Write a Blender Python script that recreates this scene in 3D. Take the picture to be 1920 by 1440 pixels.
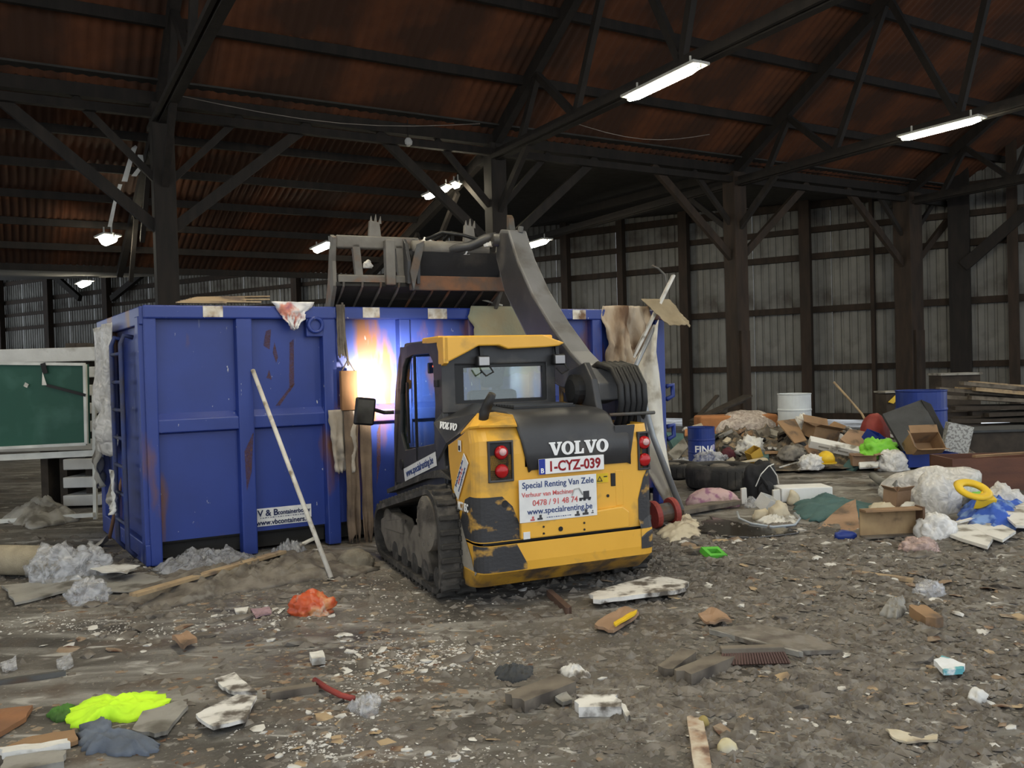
import bpy, math, random
from mathutils import Vector, Matrix, Euler, noise
for o in list(bpy.data.objects): bpy.data.objects.remove(o, do_unlink=True)
SC = bpy.context.scene; COL = SC.collection
random.seed(7)
# ---------------------------------------------------------------- camera
F = 1610.0; EYE = 1.72; HORIZON = 692.0; TILT = math.atan(0.028)
pitch = -math.atan((720-HORIZON)/F)
c_f = Vector((0, math.cos(pitch), math.sin(pitch))); u0 = Vector((0, -math.sin(pitch), math.cos(pitch))); r0 = Vector((1, 0, 0))
c_r = r0*math.cos(TILT) - u0*math.sin(TILT); c_u = u0*math.cos(TILT) + r0*math.sin(TILT)
C0 = Vector((0, 0, EYE))
cam = bpy.data.cameras.new('camera'); cam.sensor_width = 36; cam.sensor_fit = 'HORIZONTAL'; cam.lens = F/1920*36; cam.clip_end = 300
cam_o = bpy.data.objects.new('camera', cam); COL.objects.link(cam_o)
cam_o.matrix_world = Matrix(((c_r.x, c_u.x, -c_f.x, 0), (c_r.y, c_u.y, -c_f.y, 0), (c_r.z, c_u.z, -c_f.z, EYE), (0, 0, 0, 1)))
SC.camera = cam_o
# ---------------------------------------------------------------- daylight outside, exposure
W = bpy.data.worlds.new('overcast_daylight'); SC.world = W; W.use_nodes = True
bgn = W.node_tree.nodes['Background']; bgn.inputs[0].default_value = (0.86, 0.93, 1.0, 1); bgn.inputs[1].default_value = 0.55
SC.view_settings.view_transform = 'Standard'; SC.view_settings.look = 'None'; SC.view_settings.gamma = 1
SC.view_settings.use_curve_mapping = False; SC.view_settings.exposure = 1.7
LAMP_POWER = 40.0
# ---------------------------------------------------------------- measuring: where a sight line meets the ground / a distance
def ray(x, y): return c_f + c_r*((x-960)/F) + c_u*((720-y)/F)
def G(x, y, z=0.0):
    d = ray(x, y); return C0 + d*((z-EYE)/d.z)
def AT(x, y, Y):
    d = ray(x, y); return C0 + d*(Y/d.y)
def ONPL(x, y, P, N):
    d = ray(x, y); return C0 + d*((P-C0).dot(N)/d.dot(N))
def fbm(x, y, z=0.0, o=4): return noise.fractal(Vector((x, y, z)), 1.0, 2.0, o)
# ---------------------------------------------------------------- materials
MATS = {}
def nt(m): m.use_nodes = True; t = m.node_tree; return t, t.nodes, t.links
def mat(name, col, col2=None, scale=4.0, rough=0.8, metal=0.0, bump=0.25, bscale=30.0, dirt=None, dscale=2.0, damt=0.5, stretch=(1,1,1), spec=0.4, lo=0.35, hi=0.65, trans=0.0):
    if name in MATS: return MATS[name]
    m = bpy.data.materials.new(name); t, N, L = nt(m)
    b = N['Principled BSDF']; b.inputs['Roughness'].default_value = rough; b.inputs['Metallic'].default_value = metal
    b.inputs['Specular IOR Level'].default_value = spec
    tc = N.new('ShaderNodeTexCoord'); mp = N.new('ShaderNodeMapping'); mp.inputs['Scale'].default_value = stretch
    L.new(tc.outputs['Object'], mp.inputs[0])
    def nz(s, d=5):
        n = N.new('ShaderNodeTexNoise'); n.inputs['Scale'].default_value = s; n.inputs['Detail'].default_value = d; L.new(mp.outputs[0], n.inputs['Vector']); return n
    c2 = col2 or tuple(v*0.72 for v in col)
    n1 = nz(scale); r = N.new('ShaderNodeValToRGB'); r.color_ramp.elements[0].position = lo; r.color_ramp.elements[1].position = hi
    r.color_ramp.elements[0].color = (*col, 1); r.color_ramp.elements[1].color = (*c2, 1); L.new(n1.outputs['Fac'], r.inputs[0]); out = r.outputs[0]
    if dirt:
        n2 = nz(dscale, 8); r2 = N.new('ShaderNodeValToRGB'); r2.color_ramp.elements[0].position = 0.62-damt*0.3; r2.color_ramp.elements[1].position = 0.72-damt*0.2
        L.new(n2.outputs['Fac'], r2.inputs[0]); mx = N.new('ShaderNodeMix'); mx.data_type = 'RGBA'
        L.new(r2.outputs[0], mx.inputs[0]); L.new(out, mx.inputs[6]); mx.inputs[7].default_value = (*dirt, 1); out = mx.outputs[2]
    L.new(out, b.inputs['Base Color'])
    if bump:
        n3 = nz(bscale, 4); bp = N.new('ShaderNodeBump'); bp.inputs['Strength'].default_value = bump; bp.inputs['Distance'].default_value = 0.01
        L.new(n3.outputs['Fac'], bp.inputs['Height']); L.new(bp.outputs[0], b.inputs['Normal'])
    MATS[name] = m; return m
def film(name, col, clear=0.5, rough=0.25, bump=0.6, bscale=14.0):
    if name in MATS: return MATS[name]
    m = bpy.data.materials.new(name); t, N, L = nt(m); b = N['Principled BSDF']
    b.inputs['Base Color'].default_value = (*col, 1); b.inputs['Roughness'].default_value = rough
    tc = N.new('ShaderNodeTexCoord'); n = N.new('ShaderNodeTexNoise'); n.inputs['Scale'].default_value = bscale*0.5; n.inputs['Detail'].default_value = 1.0; n.inputs['Distortion'].default_value = 2.5
    L.new(tc.outputs['Object'], n.inputs['Vector']); bp = N.new('ShaderNodeBump'); bp.inputs['Strength'].default_value = bump; bp.inputs['Distance'].default_value = 0.03
    L.new(n.outputs['Fac'], bp.inputs['Height']); L.new(bp.outputs[0], b.inputs['Normal'])
    tr = N.new('ShaderNodeBsdfTransparent'); mx = N.new('ShaderNodeMixShader')
    mr = N.new('ShaderNodeMapRange'); mr.inputs[1].default_value = 0.3; mr.inputs[2].default_value = 0.7; mr.inputs[3].default_value = max(0, clear-0.25); mr.inputs[4].default_value = min(1, clear+0.25)
    L.new(n.outputs['Fac'], mr.inputs[0]); L.new(mr.outputs[0], mx.inputs[0]); L.new(b.outputs[0], mx.inputs[1]); L.new(tr.outputs[0], mx.inputs[2])
    L.new(mx.outputs[0], N['Material Output'].inputs[0]); MATS[name] = m; return m
def glass(name, tint, refl=0.12):
    m = bpy.data.materials.new(name); t, N, L = nt(m); tr = N.new('ShaderNodeBsdfTransparent'); tr.inputs[0].default_value = (*tint, 1)
    gl = N.new('ShaderNodeBsdfGlossy'); gl.inputs['Roughness'].default_value = 0.05; mx = N.new('ShaderNodeMixShader'); mx.inputs[0].default_value = refl
    L.new(tr.outputs[0], mx.inputs[1]); L.new(gl.outputs[0], mx.inputs[2]); L.new(mx.outputs[0], N['Material Output'].inputs[0]); return m
def glow(name, col, s):
    m = bpy.data.materials.new(name); t, N, L = nt(m); e = N.new('ShaderNodeEmission'); e.inputs[0].default_value = (*col, 1); e.inputs[1].default_value = s
    L.new(e.outputs[0], N['Material Output'].inputs[0]); return m
# ---------------------------------------------------------------- mesh collecting
class MB:
    def __init__(s, tf=None): s.v = []; s.f = []; s.tf = tf
    def add(s, vs, fs):
        k = len(s.v); s.v += [Vector(p) for p in vs]; s.f += [tuple(i+k for i in q) for q in fs]; return s
    def box(s, c, d, R=None):
        x, y, z = d[0]/2, d[1]/2, d[2]/2; c = Vector(c)
        P = [Vector((a*x, b*y, e*z)) for a in (-1, 1) for b in (-1, 1) for e in (-1, 1)]
        if R is not None: P = [R @ p for p in P]
        return s.add([c+p for p in P], [(0,1,3,2),(4,6,7,5),(0,4,5,1),(2,3,7,6),(0,2,6,4),(1,5,7,3)])
    def bar(s, a, b, w, h, up=Vector((0,0,1))):
        a = Vector(a); b = Vector(b); t = (b-a).normalized(); sd = t.cross(up)
        if sd.length < 1e-4: sd = t.cross(Vector((1,0,0)))
        sd.normalize(); n = sd.cross(t)
        P = [p + sd*(i*w/2) + n*(j*h/2) for p in (a, b) for i in (-1, 1) for j in (-1, 1)]
        return s.add(P, [(0,1,3,2),(4,6,7,5),(0,4,5,1),(2,3,7,6),(0,2,6,4),(1,5,7,3)])
    def prism(s, pts, fn, w0, w1):
        n = len(pts); A = [fn(u, v, w0) for u, v in pts]; B = [fn(u, v, w1) for u, v in pts]
        return s.add(A+B, [tuple(range(n-1, -1, -1)), tuple(range(n, 2*n))] + [(i, (i+1) % n, n+(i+1) % n, n+i) for i in range(n)])
    def ring(s, outer, inner, fn, w0, w1):
        n = len(outer); V = [fn(*p, w) for w in (w0, w1) for L_ in (outer, inner) for p in L_]; fs = []
        for i in range(n):
            j = (i+1) % n
            fs += [(i, j, n+j, n+i), (2*n+i, 3*n+i, 3*n+j, 2*n+j), (i, 2*n+i, 2*n+j, j), (n+i, n+j, 3*n+j, 3*n+i)]
        return s.add(V, fs)
    def tube(s, pts, r, n=8):
        pts = [Vector(p) for p in pts]; k = len(pts); V = []; pn = None
        for i, p in enumerate(pts):
            t = (pts[min(i+1, k-1)] - pts[max(i-1, 0)]).normalized()
            a = pn if pn is not None else (Vector((0,0,1)) if abs(t.z) < 0.9 else Vector((1,0,0)))
            a = (a - t*a.dot(t)); a = a.normalized() if a.length > 1e-5 else t.orthogonal().normalized(); pn = a; b = t.cross(a)
            rr = r[i] if isinstance(r, (list, tuple)) else r
            V += [p + (a*math.cos(q*2*math.pi/n) + b*math.sin(q*2*math.pi/n))*rr for q in range(n)]
        fs = [(i*n+q, i*n+(q+1) % n, (i+1)*n+(q+1) % n, (i+1)*n+q) for i in range(k-1) for q in range(n)]
        return s.add(V, fs + [tuple(range(n-1, -1, -1)), tuple(range((k-1)*n, k*n))])
    def lathe(s, prof, n=24, c=(0,0,0), R=None, closed=False):
        c = Vector(c); V = []
        for r, z in prof:
            for q in range(n):
                p = Vector((r*math.cos(q*2*math.pi/n), r*math.sin(q*2*math.pi/n), z)); V.append(c + (R @ p if R is not None else p))
        k = len(prof); fs = [(i*n+q, i*n+(q+1) % n, (i+1)*n+(q+1) % n, (i+1)*n+q) for i in range(k-1) for q in range(n)]
        if closed: fs += [((k-1)*n+q, (k-1)*n+(q+1) % n, (q+1) % n, q) for q in range(n)]
        else: fs += [tuple(range(n-1, -1, -1)), tuple(range((k-1)*n, k*n))]
        return s.add(V, fs)
    def grid(s, fn, nu, nv):
        V = [fn(i/nu, j/nv) for j in range(nv+1) for i in range(nu+1)]
        return s.add(V, [(j*(nu+1)+i, j*(nu+1)+i+1, (j+1)*(nu+1)+i+1, (j+1)*(nu+1)+i) for j in range(nv) for i in range(nu)])
    def build(s, name, m, parent=None, smooth=False, bevel=0.0, solid=0.0, loc=None, bseg=2):
        me = bpy.data.meshes.new(name); vs = [s.tf(p) for p in s.v] if s.tf else s.v
        me.from_pydata([tuple(p) for p in vs], [], s.f); me.update()
        import bmesh
        bm = bmesh.new(); bm.from_mesh(me); bmesh.ops.recalc_face_normals(bm, faces=bm.faces); bm.to_mesh(me); bm.free()
        if m: me.materials.append(m)
        if smooth: me.shade_smooth()
        o = bpy.data.objects.new(name, me); COL.objects.link(o)
        if parent: o.parent = parent
        if loc is not None: o.location = loc
        if solid: q = o.modifiers.new('thickness', 'SOLIDIFY'); q.thickness = solid; q.offset = 0
        if bevel: q = o.modifiers.new('bevel', 'BEVEL'); q.width = bevel; q.segments = bseg; q.limit_method = 'ANGLE'; q.harden_normals = False
        return o
def tag(o, label, cat, group=None, kind=None):
    o['label'] = label
    if cat: o['category'] = cat
    if group: o['group'] = group
    if kind: o['kind'] = kind
    return o
def thing(name, label, cat, loc=(0,0,0), rotz=0.0, group=None, kind=None):
    o = bpy.data.objects.new(name, None); COL.objects.link(o); o.location = loc; o.rotation_euler = (0, 0, rotz); o.empty_display_size = 0.1
    return tag(o, label, cat, group, kind)
def struct(o, label=None):
    o['kind'] = 'structure'
    if label: o['label'] = label
    return o
def copyof(o, parent, loc=None, rot=None, scale=None):
    c = o.copy(); COL.objects.link(c); c.parent = parent
    if loc is not None: c.location = loc
    if rot is not None: c.rotation_euler = rot
    if scale is not None: c.scale = scale
    return c
def lettering(s, size, m, parent, org, right, up, weight=0.0, sx=1.0, align='CENTER', name='lettering', extrude=0.0012):
    cu = bpy.data.curves.new(name, 'FONT'); cu.body = s; cu.size = size; cu.align_x = align; cu.offset = weight; cu.extrude = extrude; cu.resolution_u = 3
    t = bpy.data.objects.new(name, cu); COL.objects.link(t); dg = bpy.context.evaluated_depsgraph_get(); dg.update()
    me = bpy.data.meshes.new_from_object(t.evaluated_get(dg)); bpy.data.objects.remove(t, do_unlink=True); bpy.data.curves.remove(cu)
    r = Vector(right).normalized(); u = Vector(up); u = (u - r*u.dot(r)).normalized(); n = r.cross(u)
    mtx = Matrix(((r.x*sx, u.x, n.x, org[0]), (r.y*sx, u.y, n.y, org[1]), (r.z*sx, u.z, n.z, org[2]), (0, 0, 0, 1)))
    me.transform(mtx); me.materials.clear(); me.materials.append(m)
    o = bpy.data.objects.new(name, me); COL.objects.link(o); o.parent = parent; return o
# ================================================================ the hall
HALL = Vector((6.34, 24.0, 0)); ha = math.radians(29.6)
hd = Vector((math.cos(ha), math.sin(ha), 0)); hn = Vector((-math.sin(ha), math.cos(ha), 0))
def HP(t, dl, z): return HALL - hd*t + hn*dl + Vector((0, 0, z))      # t: along the hall towards us, dl: across it, away from us
m_rust = mat('rusted_roof_sheet', (0.175,0.062,0.026), (0.10,0.036,0.017), scale=1.2, rough=0.85, bump=0.2, dirt=(0.065,0.03,0.018), dscale=0.7, damt=0.75)
m_darkroof = mat('dark_grey_roof_sheet', (0.05,0.048,0.045), (0.035,0.033,0.03), rough=0.9, bump=0)  # one dark grey for the rear-bay and near-slope roofs
m_timber = mat('sooty_timber', (0.024,0.019,0.016), (0.014,0.012,0.011), scale=6, rough=0.85, bump=0.3, stretch=(1,1,0.2))
m_brown = mat('brown_weathered_timber', (0.046,0.030,0.021), (0.026,0.019,0.014), scale=6, rough=0.85, bump=0.3, stretch=(1,1,0.2))
m_sheet = mat('grey_wall_sheet', (0.235,0.23,0.212), (0.18,0.176,0.164), scale=1.5, rough=0.7, bump=0.05, dirt=(0.09,0.08,0.07), dscale=0.8, damt=0.4)
# floor: mud over concrete, gently uneven; falls away a little behind the heap
def floor_z(x, y):
    z = -0.65*min(1, max(0, (y-17.5)/9.0))
    if y < 17.5 and y > 0:
        a = 0.010 if y < 12 else 0.02
        z += a*fbm(x*2.3, y*2.3, 3) + 0.012*max(0, fbm(x*0.55, y*1.1, 9)) + 0.006*fbm(x*9, y*9, 1, 3)
        z += 0.022*min(1,max(0,(x-0.8)/1.5))*fbm(x*5.5, y*5.5, 6, 5)
        z -= 0.012
    return z
def floor_mesh():
    xs = [-40,-28,-18,-12,-9,-7.5] + [-6.5+i*0.07 for i in range(int(15.0/0.07))] + [8.7,9.2,9.8,10.5,11.5,13,15,18,24,32,42]
    ys = [-14,-8,-3,0,1.5] + [2.4+i*0.07 for i in range(int(10.6/0.07))] + [13.1+i*0.3 for i in range(25)] + [21,22,24,27,30,34,38,43,48,54,60]
    nx = len(xs); b = MB(); ok = lambda x, y: (x-13.87)*0.534 + (y-29.2)*0.845 < 0.6
    b.add([(x, y, floor_z(x, y)) for y in ys for x in xs], [(j*nx+i, j*nx+i+1, (j+1)*nx+i+1, (j+1)*nx+i) for j in range(len(ys)-1) for i in range(nx-1) if ok(xs[i], ys[j])])
    return b
def floor_material():
    m = bpy.data.materials.new('muddy_concrete'); t, N, L = nt(m); b = N['Principled BSDF']
    tc = N.new('ShaderNodeTexCoord')
    def nz(s, d=6, st=(1,1,1), rot=0, dist=0):
        mp = N.new('ShaderNodeMapping'); mp.inputs['Scale'].default_value = st; mp.inputs['Rotation'].default_value = (0,0,rot); L.new(tc.outputs['Object'], mp.inputs[0])
        n = N.new('ShaderNodeTexNoise'); n.inputs['Scale'].default_value = s; n.inputs['Detail'].default_value = d; n.inputs['Distortion'].default_value = dist; L.new(mp.outputs[0], n.inputs['Vector']); return n.outputs['Fac']
    def ramp(src, p0, p1, c0, c1):
        r = N.new('ShaderNodeValToRGB'); r.color_ramp.elements[0].position = p0; r.color_ramp.elements[1].position = p1; r.color_ramp.elements[0].color = (*c0,1); r.color_ramp.elements[1].color = (*c1,1); L.new(src, r.inputs[0]); return r.outputs[0]
    def mix(f, a, c):
        x = N.new('ShaderNodeMix'); x.data_type = 'RGBA'; L.new(f, x.inputs[0]); L.new(a, x.inputs[6])
        if isinstance(c, tuple): x.inputs[7].default_value = (*c,1)
        else: L.new(c, x.inputs[7])
        return x.outputs[2]
    base = ramp(nz(1.3), 0.35, 0.68, (0.052,0.047,0.042), (0.165,0.152,0.135))
    sm = ramp(nz(1.1, 8, (0.35,1.9,1), 0.45, 1.6), 0.50, 0.66, (0,0,0), (1,1,1))
    base = mix(sm, base, (0.25,0.24,0.222))
    brn = ramp(nz(2.6, 6), 0.55, 0.66, (0,0,0), (0.7,0.7,0.7)); base = mix(brn, base, (0.085,0.062,0.046))
    ch = ramp(nz(5.5, 9, (0.6,1.3,1), 0.3, 0.8), 0.60, 0.68, (0,0,0), (0.85,0.85,0.85)); base = mix(ch, base, (0.42,0.41,0.39))
    sp = ramp(nz(48, 3), 0.66, 0.70, (0,0,0), (0.8,0.8,0.8)); base = mix(sp, base, (0.30,0.285,0.26))
    L.new(base, b.inputs['Base Color'])
    wet = ramp(nz(0.8, 5), 0.40, 0.62, (0.42,0.42,0.42), (0.85,0.85,0.85)); L.new(wet, b.inputs['Roughness']); b.inputs['Specular IOR Level'].default_value = 0.3
    bp = N.new('ShaderNodeBump'); bp.inputs['Strength'].default_value = 0.6; bp.inputs['Distance'].default_value = 0.03; L.new(nz(16, 8), bp.inputs['Height']); L.new(bp.outputs[0], b.inputs['Normal'])
    return m
floor = floor_mesh().build('floor', floor_material(), smooth=True); struct(floor, 'dark muddy concrete floor of the hall')
# corrugated roof: one sheet shape per slope, copied row by row, each row lapping over the next
def roof(name, m, t0, t1, rows, w, waves, label, label_lap=0.03):
    root = struct(thing(name, label, None)); b_len = hd.copy()
    cache = {}
    for ri, (da, za, db, zb) in enumerate(rows):
        key = (round(db-da, 3), round(zb-za, 3))
        if key not in cache:
            b = MB(); nu = waves*4
            def fn(u, v, da=da, za=za, db=db, zb=zb):
                return -hd*((u*1.06-0.03)*w) + hn*(v*(db-da)) + Vector((0, 0, v*(zb-za) + 0.03*math.cos(u*waves*2*math.pi)))
            b.grid(fn, nu, 1); cache[key] = b.build('roof_sheet', m, root, smooth=True); first = True
        n = int(math.ceil((t1-t0)/w))
        for k in range(n):
            p = HP(t0+k*w, da, za + random.uniform(-0.012, 0.012))
            if first: cache[key].location = p; first = False; continue
            copyof(cache[key], root, p, (random.uniform(-.003,.003), random.uniform(-.003,.003), 0))
    return root
up = [(-1.5*i - 1.56, 7.26+0.9*i+0.936, -1.5*i, 7.26+0.9*i-0.03) for i in range(7)]
roof('ceiling_upper_slope', m_rust, -16.0, 34.0, up, 2.5, 12, 'rust-brown corrugated roof slope rising towards the camera')
low = [(1.5*i, 7.22-0.375*i+0.02, 1.5*i+1.56, 7.22-0.375*i-0.40) for i in range(6)]
roof('ceiling_aisle_slope', m_rust, 7.6, 34.0, low, 2.2, 14, 'rust-brown corrugated aisle roof falling away behind the post row')
wd = Vector((-0.845, 0.534, 0)).normalized(); wn = Vector((-wd.y, wd.x, 0)); wn = -wn if wn.y > 0 else wn
WP = Vector((13.87, 29.2, 0))
def WDL(t): return -((HP(t,0,0)-WP).dot(wn))/hn.dot(wn) + 0.5        # how far across the hall the rear wall stands
bk = MB(); bk.add([HP(-13,-0.3,7.25), HP(7.6,0,7.25), HP(7.6,WDL(7.6),8.6), HP(-13,max(0.6,WDL(-13)),7.45)], [(0,1,2,3)])
bk.add([HP(7.6,9,5.05), HP(40,9,5.05), HP(40,WDL(40),12.0), HP(7.6,WDL(7.6),8.6)], [(0,1,2,3)])
bk.add([HP(7.62,0,7.25), HP(7.62,9,4.9), HP(7.62,9,8.2), HP(7.62,0.2,7.4)], [(0,1,2,3)])  # panel added only to seal daylight out above the aisle roof
struct(bk.build('ceiling_rear_bay', m_darkroof), 'dark grey roof over the rear bays')
# the slope on our side of the ridge (over and behind the camera) and the closed ends
fr = MB(); fr.add([HP(-16,-10.4,13.4), HP(40,-10.4,13.4), HP(40,-19.6,8.0), HP(-16,-19.6,8.0)], [(0,1,2,3)])
fr.add([HP(40,-10.4,13.4), HP(40,-19.6,8.0), HP(40,-19.6,5.2), HP(40,50,5.2), HP(40,50,12), HP(40,0,7.3)], [(0,1,2,3,4,5)])
struct(fr.build('ceiling_near_slope', m_darkroof), 'dark roof slope over the near side of the hall')
# timber frame: purlins, girder, trusses, posts
fr = struct(thing('trim_purlins', 'dark timber purlins under the roof sheets', None))
for i in range(8):
    if i: MB().bar(HP(-15,-1.5*i,7.12+0.9*i), HP(33,-1.5*i,7.12+0.9*i), 0.10, 0.2).build('purlin', m_timber, fr)
    if 0 < i < 7: MB().bar(HP(7.6,1.5*i,7.1-0.375*i), HP(33,1.5*i,7.1-0.375*i), 0.09, 0.17).build('purlin', m_timber, fr)
gd = struct(thing('trim_girder', 'dark timber girder carried by the post row', None))
MB().bar(HP(-16,0,7.08), HP(33,0,7.08), 0.22, 0.24).build('top_beam', m_timber, gd)
MB().bar(HP(-16,-0.12,6.78), HP(33,-0.12,6.78), 0.14, 0.16).build('lower_beam', m_timber, gd)
MB().bar(HP(-16,-0.05,7.345), HP(34,-0.05,7.345), 0.75, 0.04).build('leak_seal', m_darkroof, gd)  # last strip added over the roof joint to shut out stray daylight
TRUSS = [(22.4, 9), (14.9, 9), (7.59, 9), (0.0, 12), (-7.5, 0.5)]
for k, (t, far) in enumerate(TRUSS):
    r = struct(thing('trim_truss', 'dark timber roof truss with tie beam and struts', None))
    MB().bar(HP(t,-17,6.72), HP(t,far if t < 7 else 0.6,6.72), 0.16, 0.26).build('tie_beam', m_timber, r)
    MB().bar(HP(t+0.16,-17,6.66), HP(t+0.16,far if t < 7 else 0.6,6.66), 0.07, 0.10).build('cable_tray', m_timber, r)
    MB().bar(HP(t,0.3,6.85), HP(t,-10.4,13.1), 0.18, 0.30).build('rafter', m_timber, r)
    if far > 1: MB().bar(HP(t,-0.2,7.0), HP(t,far,7.0-0.25*far if t > 7 else 7.4), 0.16, 0.24).build('rafter', m_timber, r)
    for (a, za, b_, zb) in ((-1.2,6.75,-2.0,8.0), (-3.4,6.75,-2.0,8.0), (-3.4,6.75,-4.9,9.8), (-6.6,6.75,-5.0,9.9), (-6.6,6.75,-8,11.6)):
        MB().bar(HP(t,a,za), HP(t,b_,zb), 0.12, 0.14).build('strut', m_timber, r)
    if far > 1:
        for (a, za, b_, zb) in ((0,5.3,1.9,6.7), (0,5.3,-1.6,6.7)): MB().bar(HP(t,a,za), HP(t,b_,zb), 0.12, 0.15).build('knee_brace', m_timber, r)
    if t > 7:
        for a in (2.0, 4.6): MB().bar(HP(t,a,6.75-0.25*a), HP(t,a+1.6,5.4-0.25*a), 0.1, 0.12).build('strut', m_timber, r)
    p = struct(thing('trim_post', 'thick dark timber post with knee braces in the post row', None))
    w = (0.42, 0.40, 0.40, 0.46, 0.62)[k]; zb = floor_z(HP(t,0,0).x, HP(t,0,0).y) - 0.02
    MB().box(HP(t,0,(7.0+zb)/2), (w, w, 7.0-zb), Euler((0,0,ha)).to_matrix()).build('shaft', m_timber if k < 3 else m_brown, p, bevel=0.02)
    MB().box(HP(t,0,(2.6+zb)/2) - hn*(w/2+0.04), (w*0.7, 0.08, 2.6-zb), Euler((0,0,ha)).to_matrix()).build('sheathing_board', m_brown, p)
    for s in (-1, 1):
        MB().bar(HP(t,0,4.5), HP(t+s*2.9,0,6.95), 0.13, 0.2).build('knee_brace', m_timber if k < 3 else m_brown, p)
        MB().bar(HP(t,0,5.4), HP(t+s*1.5,0,6.95), 0.10, 0.13).build('inner_brace', m_timber, p)
struct(MB().box((18,62,-0.75),(120,55,0.1)).build('ground_outside', mat('yard_paled_for_daylight',(0.55,0.54,0.52),bump=0)), 'concrete yard outside the hall, paled to show bright daylight under the wall')  # yard colour made pale so the gap under the wall looks daylit
# rear wall: separate trapezoid sheets on girts and wall posts, open by a hand's breadth at the foot
wd = Vector((-0.845, 0.534, 0)).normalized(); wn = Vector((-wd.y, wd.x, 0)); wn = -wn if wn.y > 0 else wn
WP = Vector((13.87, 29.2, 0)); 
def WL(t, off, z): return WP + wd*t + wn*off + Vector((0, 0, z))
wall = struct(thing('wall_back', 'tall wall of pale grey ribbed metal sheets at the rear of the hall', None))
def sheet_mesh(w, h, ribs):
    prof = []; p = w/ribs
    for i in range(ribs): prof += [(i*p, 0), (i*p+p*0.62, 0), (i*p+p*0.70, 0.045), (i*p+p*0.92, 0.045)]
    prof.append((w, 0)); b = MB()
    for j in range(2): b.v += [wd*u - wn*o + Vector((0,0,j*h)) for u, o in prof]
    n = len(prof); b.f += [(i, i+1, n+i+1, n+i) for i in range(n-1)]
    return b
sm = sheet_mesh(1.4, 11.6, 5).build('wall_sheet', m_sheet, wall); sm.location = WL(-9.8, 0, -0.36)
for i in range(1, 60): copyof(sm, wall, WL(-9.8+1.4*i, 0.004*(i % 2), -0.36 + random.uniform(-0.03, 0.03)))
gr = struct(thing('trim_wall_girts', 'brown timber rails across the rear wall', None))
for z, w in ((-0.28,0.22), (1.47,0.2), (3.55,0.22), (5.45,0.22), (6.4,0.2), (7.3,0.26), (8.6,0.25)):
    MB().bar(WL(-9.8,0.14,z), WL(72,0.14,z), 0.16, w).build('wall_girt', m_brown, gr)
wp = struct(thing('trim_wall_posts', 'brown timber posts standing against the rear wall', None))
for px, w, zt in ((1803,0.62,9), (1903,0.3,9), (1515,0.36,9), (1288,0.34,9), (1170,0.25,9), (1066,0.3,9), (872,0.4,9), (560,0.4,10), (205,0.5,10), (95,0.5,10), (5,0.5,10), (1640,0.12,9)):
    p = ONPL(px, 700, WL(0,0.45,0), wn)
    MB().box((p.x, p.y, (zt-0.65)/2), (w, 0.35, zt+0.65), Euler((0,0,math.atan2(wd.y, wd.x))).to_matrix()).build('wall_post', m_brown if px != 1803 else m_timber, wp)
for (x0,y0,x1,y1) in ((1806,500,1925,395), (150,560,50,470), (210,560,320,470), (1060,330,1240,300)):
    a = ONPL(x0,y0,WL(0,0.6,0),wn); b_ = ONPL(x1,y1,WL(0,0.6,0),wn); MB().bar(a, b_, 0.25, 0.35).build('wall_brace', m_timber, wp)
# fluorescent lamps hung under the ties
m_lampglass = glow('lamp_glow_warm_white', (1.0,0.90,0.66), LAMP_POWER); m_lampbody = mat('lamp_grey_plastic', (0.5,0.5,0.48), rough=0.5, bump=0)
def lamp(a, b, label, hang=0.22, r=0.075):
    a = Vector(a); b = Vector(b); c = (a+b)/2; t = thing('fluorescent_lamp', label, 'lamp', c, 0, 'fluorescent lamps under the roof trusses')
    d = (b-a)/2; n = d.normalized(); side = n.cross(Vector((0,0,1))).normalized()
    MB().bar(-d*1.04, d*1.04, 0.20+2*r, 0.05).build('housing', m_lampbody, t, loc=(0,0,0.04), bevel=0.015)
    k = 9; pts = [-d + 2*d*(i/(k-1)) for i in range(k)]; rr = [r*0.55] + [r]*(k-2) + [r*0.55]
    tb = MB().tube(pts, rr, 12)
    for i, v in enumerate(tb.v): v.z = min(v.z, pts[i//12].z + 0.012)
    tb.build('diffuser', m_lampglass, t)
    for s in (-0.75, 0.75): MB().bar(d*s + Vector((0,0,0.08)), d*s + Vector((0,0,hang)), 0.03, 0.03).build('bracket', m_lampbody, t)
    for s in (-1, 1): MB().box(d*s*0.97+Vector((0,0,0.02)), (0.07,0.07,0.12)).build('end_cap', m_lampbody, t, bevel=0.01)
def onz(x, y, z): return G(x, y, z)
def onaisle(x, y, drop=0.45):
    N_ = (hn*0.25 + Vector((0,0,1))); return ONPL(x, y, HP(0,0,7.0-drop), N_)
lamp(onz(1180,186,6.42), onz(1313,122,6.42), 'large lit fluorescent lamp under the tie beam above the loader arm')
lamp(onz(1692,260,6.42), onz(1840,222,6.42), 'lit fluorescent lamp nearest the right edge of the picture')
lamp(onaisle(798,371), onaisle(842,351), 'lit fluorescent lamp above the middle of the bucket')
lamp(onaisle(590,470), onaisle(621,456), 'lit fluorescent lamp beside the left end of the raised bucket', r=0.10)
lamp(onz(986,462,5.7), onz(1026,450,5.7), 'lit fluorescent lamp just behind the raised loader arm tip, near the rear wall', r=0.11)
lamp(onaisle(193,450,0.6), onaisle(212,442,0.6), 'short lit lamp hanging above the left end of the blue container', r=0.16, hang=0.3)
lamp(onz(151,534,6.1), onz(166,527,6.1), 'smallest far lit lamp at the left, above the green board', r=0.16)
lamp(onaisle(850,348), onaisle(860,344), 'tiny lit lamp end next to the lamp above the bucket', r=0.09)
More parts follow.
